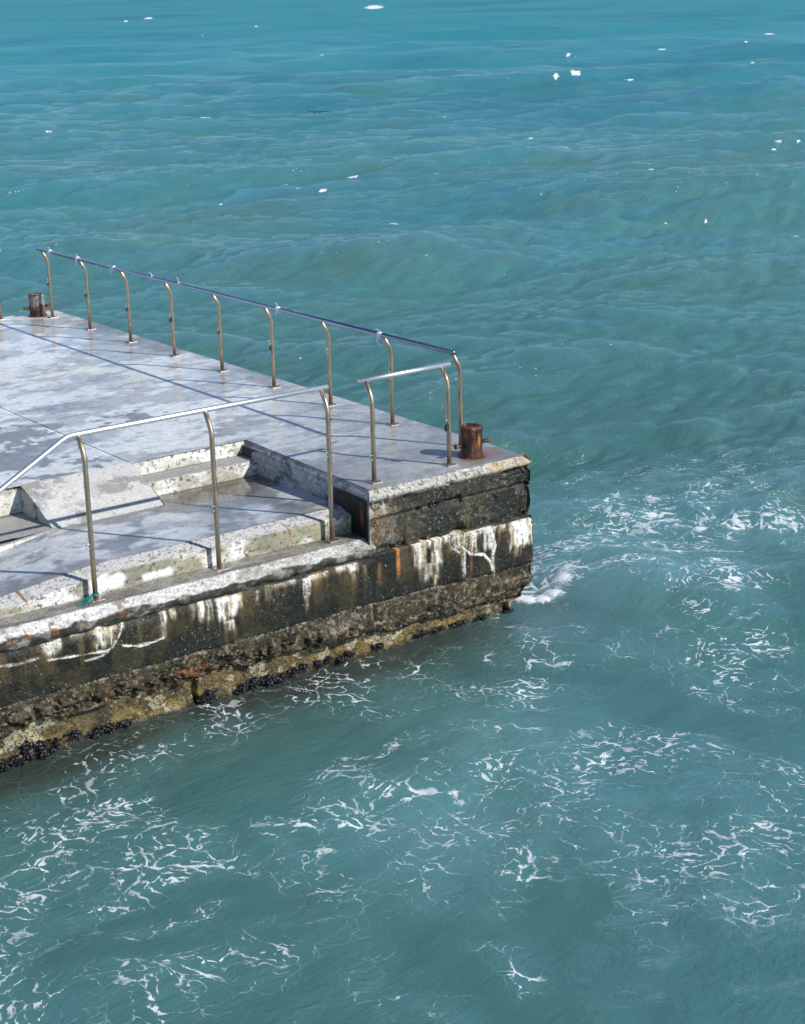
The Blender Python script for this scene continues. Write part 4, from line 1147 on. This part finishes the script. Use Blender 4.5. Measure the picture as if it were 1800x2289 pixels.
def water_mat():
    m, nt, b = newmat('turquoise_sea')
    pos = N(nt, 'NewGeometry').outputs['Position']
    A = lambda n: N(nt, 'Attribute', attribute_name=n).outputs['Fac']
    den_, cap_, milk_ = A('foam'), A('cap'), A('milk')
    # foam lace: ridges of warped noise, broken up
    wv = N(nt, 'TexNoise'); wv.inputs['Scale'].default_value = 1.3; wv.inputs['Detail'].default_value = 3; nt.links.new(pos, wv.inputs['Vector'])
    off = N(nt, 'VectorMath', operation='MULTIPLY_ADD'); nt.links.new(wv.outputs['Color'], off.inputs[0]); off.inputs[1].default_value = (.9, .9, 0); nt.links.new(pos, off.inputs[2])
    n3 = noise_node(nt, pos, 1.25, 6, .66)
    wv2 = N(nt, 'TexNoise'); wv2.inputs['Scale'].default_value = 4.5; wv2.inputs['Detail'].default_value = 4; nt.links.new(pos, wv2.inputs['Vector'])
    of2 = N(nt, 'VectorMath', operation='MULTIPLY_ADD'); nt.links.new(wv2.outputs['Color'], of2.inputs[0]); of2.inputs[1].default_value = (.34, .34, 0); nt.links.new(off.outputs[0], of2.inputs[2])
    def web(scale, wmax, lo, hi, pw):
        ve = N(nt, 'TexVoronoi', feature='DISTANCE_TO_EDGE'); ve.voronoi_dimensions = '2D'; ve.inputs['Scale'].default_value = scale
        nt.links.new(of2.outputs[0], ve.inputs['Vector'])
        thick = mrange(nt, noise_node(nt, off.outputs[0], scale*3.0, 4, .7), .40, .64, -.25, 1.7)
        w = math_(nt, 'MULTIPLY', math_(nt, 'MULTIPLY', math_(nt, 'POWER', den_, pw), mrange(nt, n3, lo, hi, .0, wmax)), thick)
        return mrange(nt, math_(nt, 'SUBTRACT', w, ve.outputs['Distance']), -.014, .034, 0, 1)
    a1 = web(1.9, .066, .39, .60, 1.05)
    a2 = web(4.8, .130, .41, .60, 1.2)
    # round flecks
    v = N(nt, 'TexVoronoi'); v.inputs['Scale'].default_value = 7.0; v.inputs['Randomness'].default_value = 1.0
    nt.links.new(off.outputs[0], v.inputs['Vector'])
    fl = math_(nt, 'SUBTRACT', math_(nt, 'MULTIPLY', math_(nt, 'MULTIPLY', den_, mrange(nt, n3, .48, .66, 0, 1)), .26), v.outputs['Distance'])
    a3 = mrange(nt, fl, -.01, .03, 0, .8)
    gate = mrange(nt, den_, .04, .16, 0, 1)
    lace = math_(nt, 'MULTIPLY', math_(nt, 'MAXIMUM', math_(nt, 'MAXIMUM', a1, a2), a3), gate)
    ct = mrange(nt, math_(nt, 'ADD', cap_, mrange(nt, noise_node(nt, pos, 3.2, 8, .75), .3, .7, -.50, .30, False)), .20, .42, 0, 1)
    ct = math_(nt, 'MULTIPLY', ct, mrange(nt, cap_, .05, .2, 0, 1))
    lace = math_(nt, 'MULTIPLY', lace, mrange(nt, noise_node(nt, pos, 3.3, 3, .6), .3, .7, .35, .92))
    foam = math_(nt, 'MAXIMUM', lace, ct)
    foam = math_(nt, 'MAXIMUM', foam, mrange(nt, math_(nt, 'ADD', A('splash'), mrange(nt, noise_node(nt, pos, 22.0, 5, .75), .3, .7, -.40, .30, False)), .32, .85, 0, .95))
    # tiny foam flecks along the crests, doubling as painted sun sparkle
    vf = N(nt, 'TexVoronoi'); vf.inputs['Scale'].default_value = 5.5; nt.links.new(pos, vf.inputs['Vector'])
    ck = math_(nt, 'MULTIPLY', A('crest'), mrange(nt, noise_node(nt, pos, 1.1, 5, .65), .52, .66, 0, 1))
    foam = math_(nt, 'MAXIMUM', foam, mrange(nt, math_(nt, 'SUBTRACT', math_(nt, 'MULTIPLY', ck, .17), vf.outputs['Distance']), -.01, .02, 0, .75))
    wall_refl_ = A('wall')
    # water body: silty turquoise, clouded from place to place, wave tones and wall reflection painted in
    q = noise_node(nt, pos, .12, 4, .55); q2 = noise_node(nt, pos, .7, 4, .6)
    body = mix_(nt, mrange(nt, q, .35, .65, 0, 1), (.064, .212, .222, 1), (.080, .215, .198, 1))
    body = mix_(nt, mrange(nt, q2, .35, .7, 0, .35), body, (.080, .175, .155, 1))
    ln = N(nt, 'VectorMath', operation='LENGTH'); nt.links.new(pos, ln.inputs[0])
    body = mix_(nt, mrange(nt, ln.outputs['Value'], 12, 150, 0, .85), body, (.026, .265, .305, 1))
    ms = N(nt, 'Mapping'); nt.links.new(pos, ms.inputs[0]); ms.inputs['Rotation'].default_value = (0, 0, .75); ms.inputs['Scale'].default_value = (.35, 1.0, 0)  # streaks in body colour stand in for light and dark of faded waves
    q3 = noise_node(nt, ms.outputs[0], .32, 6, .62)
    body = mix_(nt, mrange(nt, q3, .50, .66, 0, .55), body, (.050, .215, .275, 1))
    body = mix_(nt, mrange(nt, q3, .46, .36, 0, .45), body, (.085, .185, .150, 1))
    q4 = noise_node(nt, ms.outputs[0], .045, 6, .7)
    body = mix_(nt, mrange(nt, q4, .50, .62, 0, .6), body, (.028, .170, .225, 1))
    body = mix_(nt, mrange(nt, q4, .48, .38, 0, .4), body, (.060, .270, .270, 1))
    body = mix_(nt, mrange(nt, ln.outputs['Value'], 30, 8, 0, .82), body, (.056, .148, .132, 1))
    body = mix_(nt, math_(nt, 'MULTIPLY', den_, .28), body, (.12, .30, .33, 1))
    body = mix_(nt, wall_refl_, body, (.035, .050, .042, 1))
    body = mix_(nt, math_(nt, 'MULTIPLY', milk_, .45), body, (.16, .34, .36, 1))
    nt.nodes.remove(b)
    b = N(nt, 'BsdfDiffuse'); gl = N(nt, 'BsdfGlossy'); fo = N(nt, 'BsdfDiffuse'); fo.inputs[0].default_value = (.78, .82, .84, 1)
    nt.links.new(body, b.inputs['Color'])
    gl.inputs['Roughness'].default_value = .05; gl.inputs['Color'].default_value = (.80, .92, 1.0, 1)
    # ripples
    sc = N(nt, 'Mapping'); nt.links.new(pos, sc.inputs[0])
    sc.inputs['Rotation'].default_value = (0, 0, .75); sc.inputs['Scale'].default_value = (.5, 1.15, 0)
    h1 = noise_node(nt, sc.outputs[0], 1.5, 7, .66, .5)
    h2 = noise_node(nt, sc.outputs[0], 9.0, 5, .65, .6)
    patch = mrange(nt, noise_node(nt, pos, .35, 3, .5), .35, .65, .35, 1.2)
    calm = A('chop')
    h = math_(nt, 'ADD', math_(nt, 'MULTIPLY', math_(nt, 'MULTIPLY', h1, calm), 1.12), math_(nt, 'MULTIPLY', math_(nt, 'MULTIPLY', h2, patch), .24))
    h = math_(nt, 'ADD', h, math_(nt, 'MULTIPLY', foam, .02))
    nb = bump(nt, h, 1.0, .16)
    nt.links.new(nb, gl.inputs['Normal'])
    # light scattered back out of silty water hardly follows the tilt of its skin
    gn = N(nt, 'NewGeometry').outputs['Normal']
    vm = N(nt, 'VectorMath', operation='MULTIPLY_ADD'); nt.links.new(bump(nt, h, .8, .16), vm.inputs[0]); vm.inputs[1].default_value = (.5, .5, .5); vm.inputs[2].default_value = (0, 0, .5)
    vn_ = N(nt, 'VectorMath', operation='NORMALIZE'); nt.links.new(vm.outputs[0], vn_.inputs[0])
    nt.links.new(vn_.outputs[0], b.inputs['Normal'])
    fr = N(nt, 'Fresnel'); fr.inputs['IOR'].default_value = 1.333; nt.links.new(nb, fr.inputs['Normal'])
    # unresolved facets keep a rough sea from ever becoming a mirror at grazing angles
    fac = math_(nt, 'MINIMUM', math_(nt, 'MULTIPLY', fr.outputs[0], 1.5), .28)
    fac = math_(nt, 'MULTIPLY', fac, mrange(nt, ln.outputs['Value'], 90, 260, 1, .6))
    nt.links.new(mrange(nt, ln.outputs['Value'], 60, 260, .05, .35), gl.inputs['Roughness'])
    s1 = N(nt, 'MixShader'); nt.links.new(fac, s1.inputs[0]); nt.links.new(b.outputs[0], s1.inputs[1]); nt.links.new(gl.outputs[0], s1.inputs[2])
    s2 = N(nt, 'MixShader'); nt.links.new(foam, s2.inputs[0]); nt.links.new(s1.outputs[0], s2.inputs[1]); nt.links.new(fo.outputs[0], s2.inputs[2])
    nt.links.new(s2.outputs[0], [q_ for q_ in nt.nodes if q_.type == 'OUTPUT_MATERIAL'][0].inputs[0])
    return m
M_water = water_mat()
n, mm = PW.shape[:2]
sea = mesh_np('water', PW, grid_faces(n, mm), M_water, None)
sea['kind'] = 'structure'
for nm, arr in (('foam', den), ('cap', cap), ('milk', milk), ('wall', wall_refl), ('chop', chop), ('crest', crest), ('splash', np.clip(sp_*1.1, 0, 1))):
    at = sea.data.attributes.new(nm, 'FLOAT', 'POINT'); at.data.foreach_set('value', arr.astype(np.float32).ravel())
# keep the sheet facing up
if sea.data.polygons[len(sea.data.polygons)//2].normal.z < 0: sea.data.flip_normals()

# a bit of drift weed far out
x0, y0 = px_to_world(714, 257)
bm = bmesh.new()
tube_bm(bm, [(-.35, 0, .02), (-.1, .05, .05), (.1, -.1, .06), (.45, -.6, .03)], .022, 6)
tube_bm(bm, [(-.1, .05, .05), (-.3, .3, .09), (-.45, .35, .06)], .016, 6)
tube_bm(bm, [(.1, -.1, .06), (-.1, -.3, .05), (-.25, -.35, .03)], .014, 6)
tw = from_bm('twig', bm, M_twig); tw.location = (x0, y0, WATER+.12)
tag(tw, 'dark forked twig drifting alone on the open water far behind the jetty', 'twig')
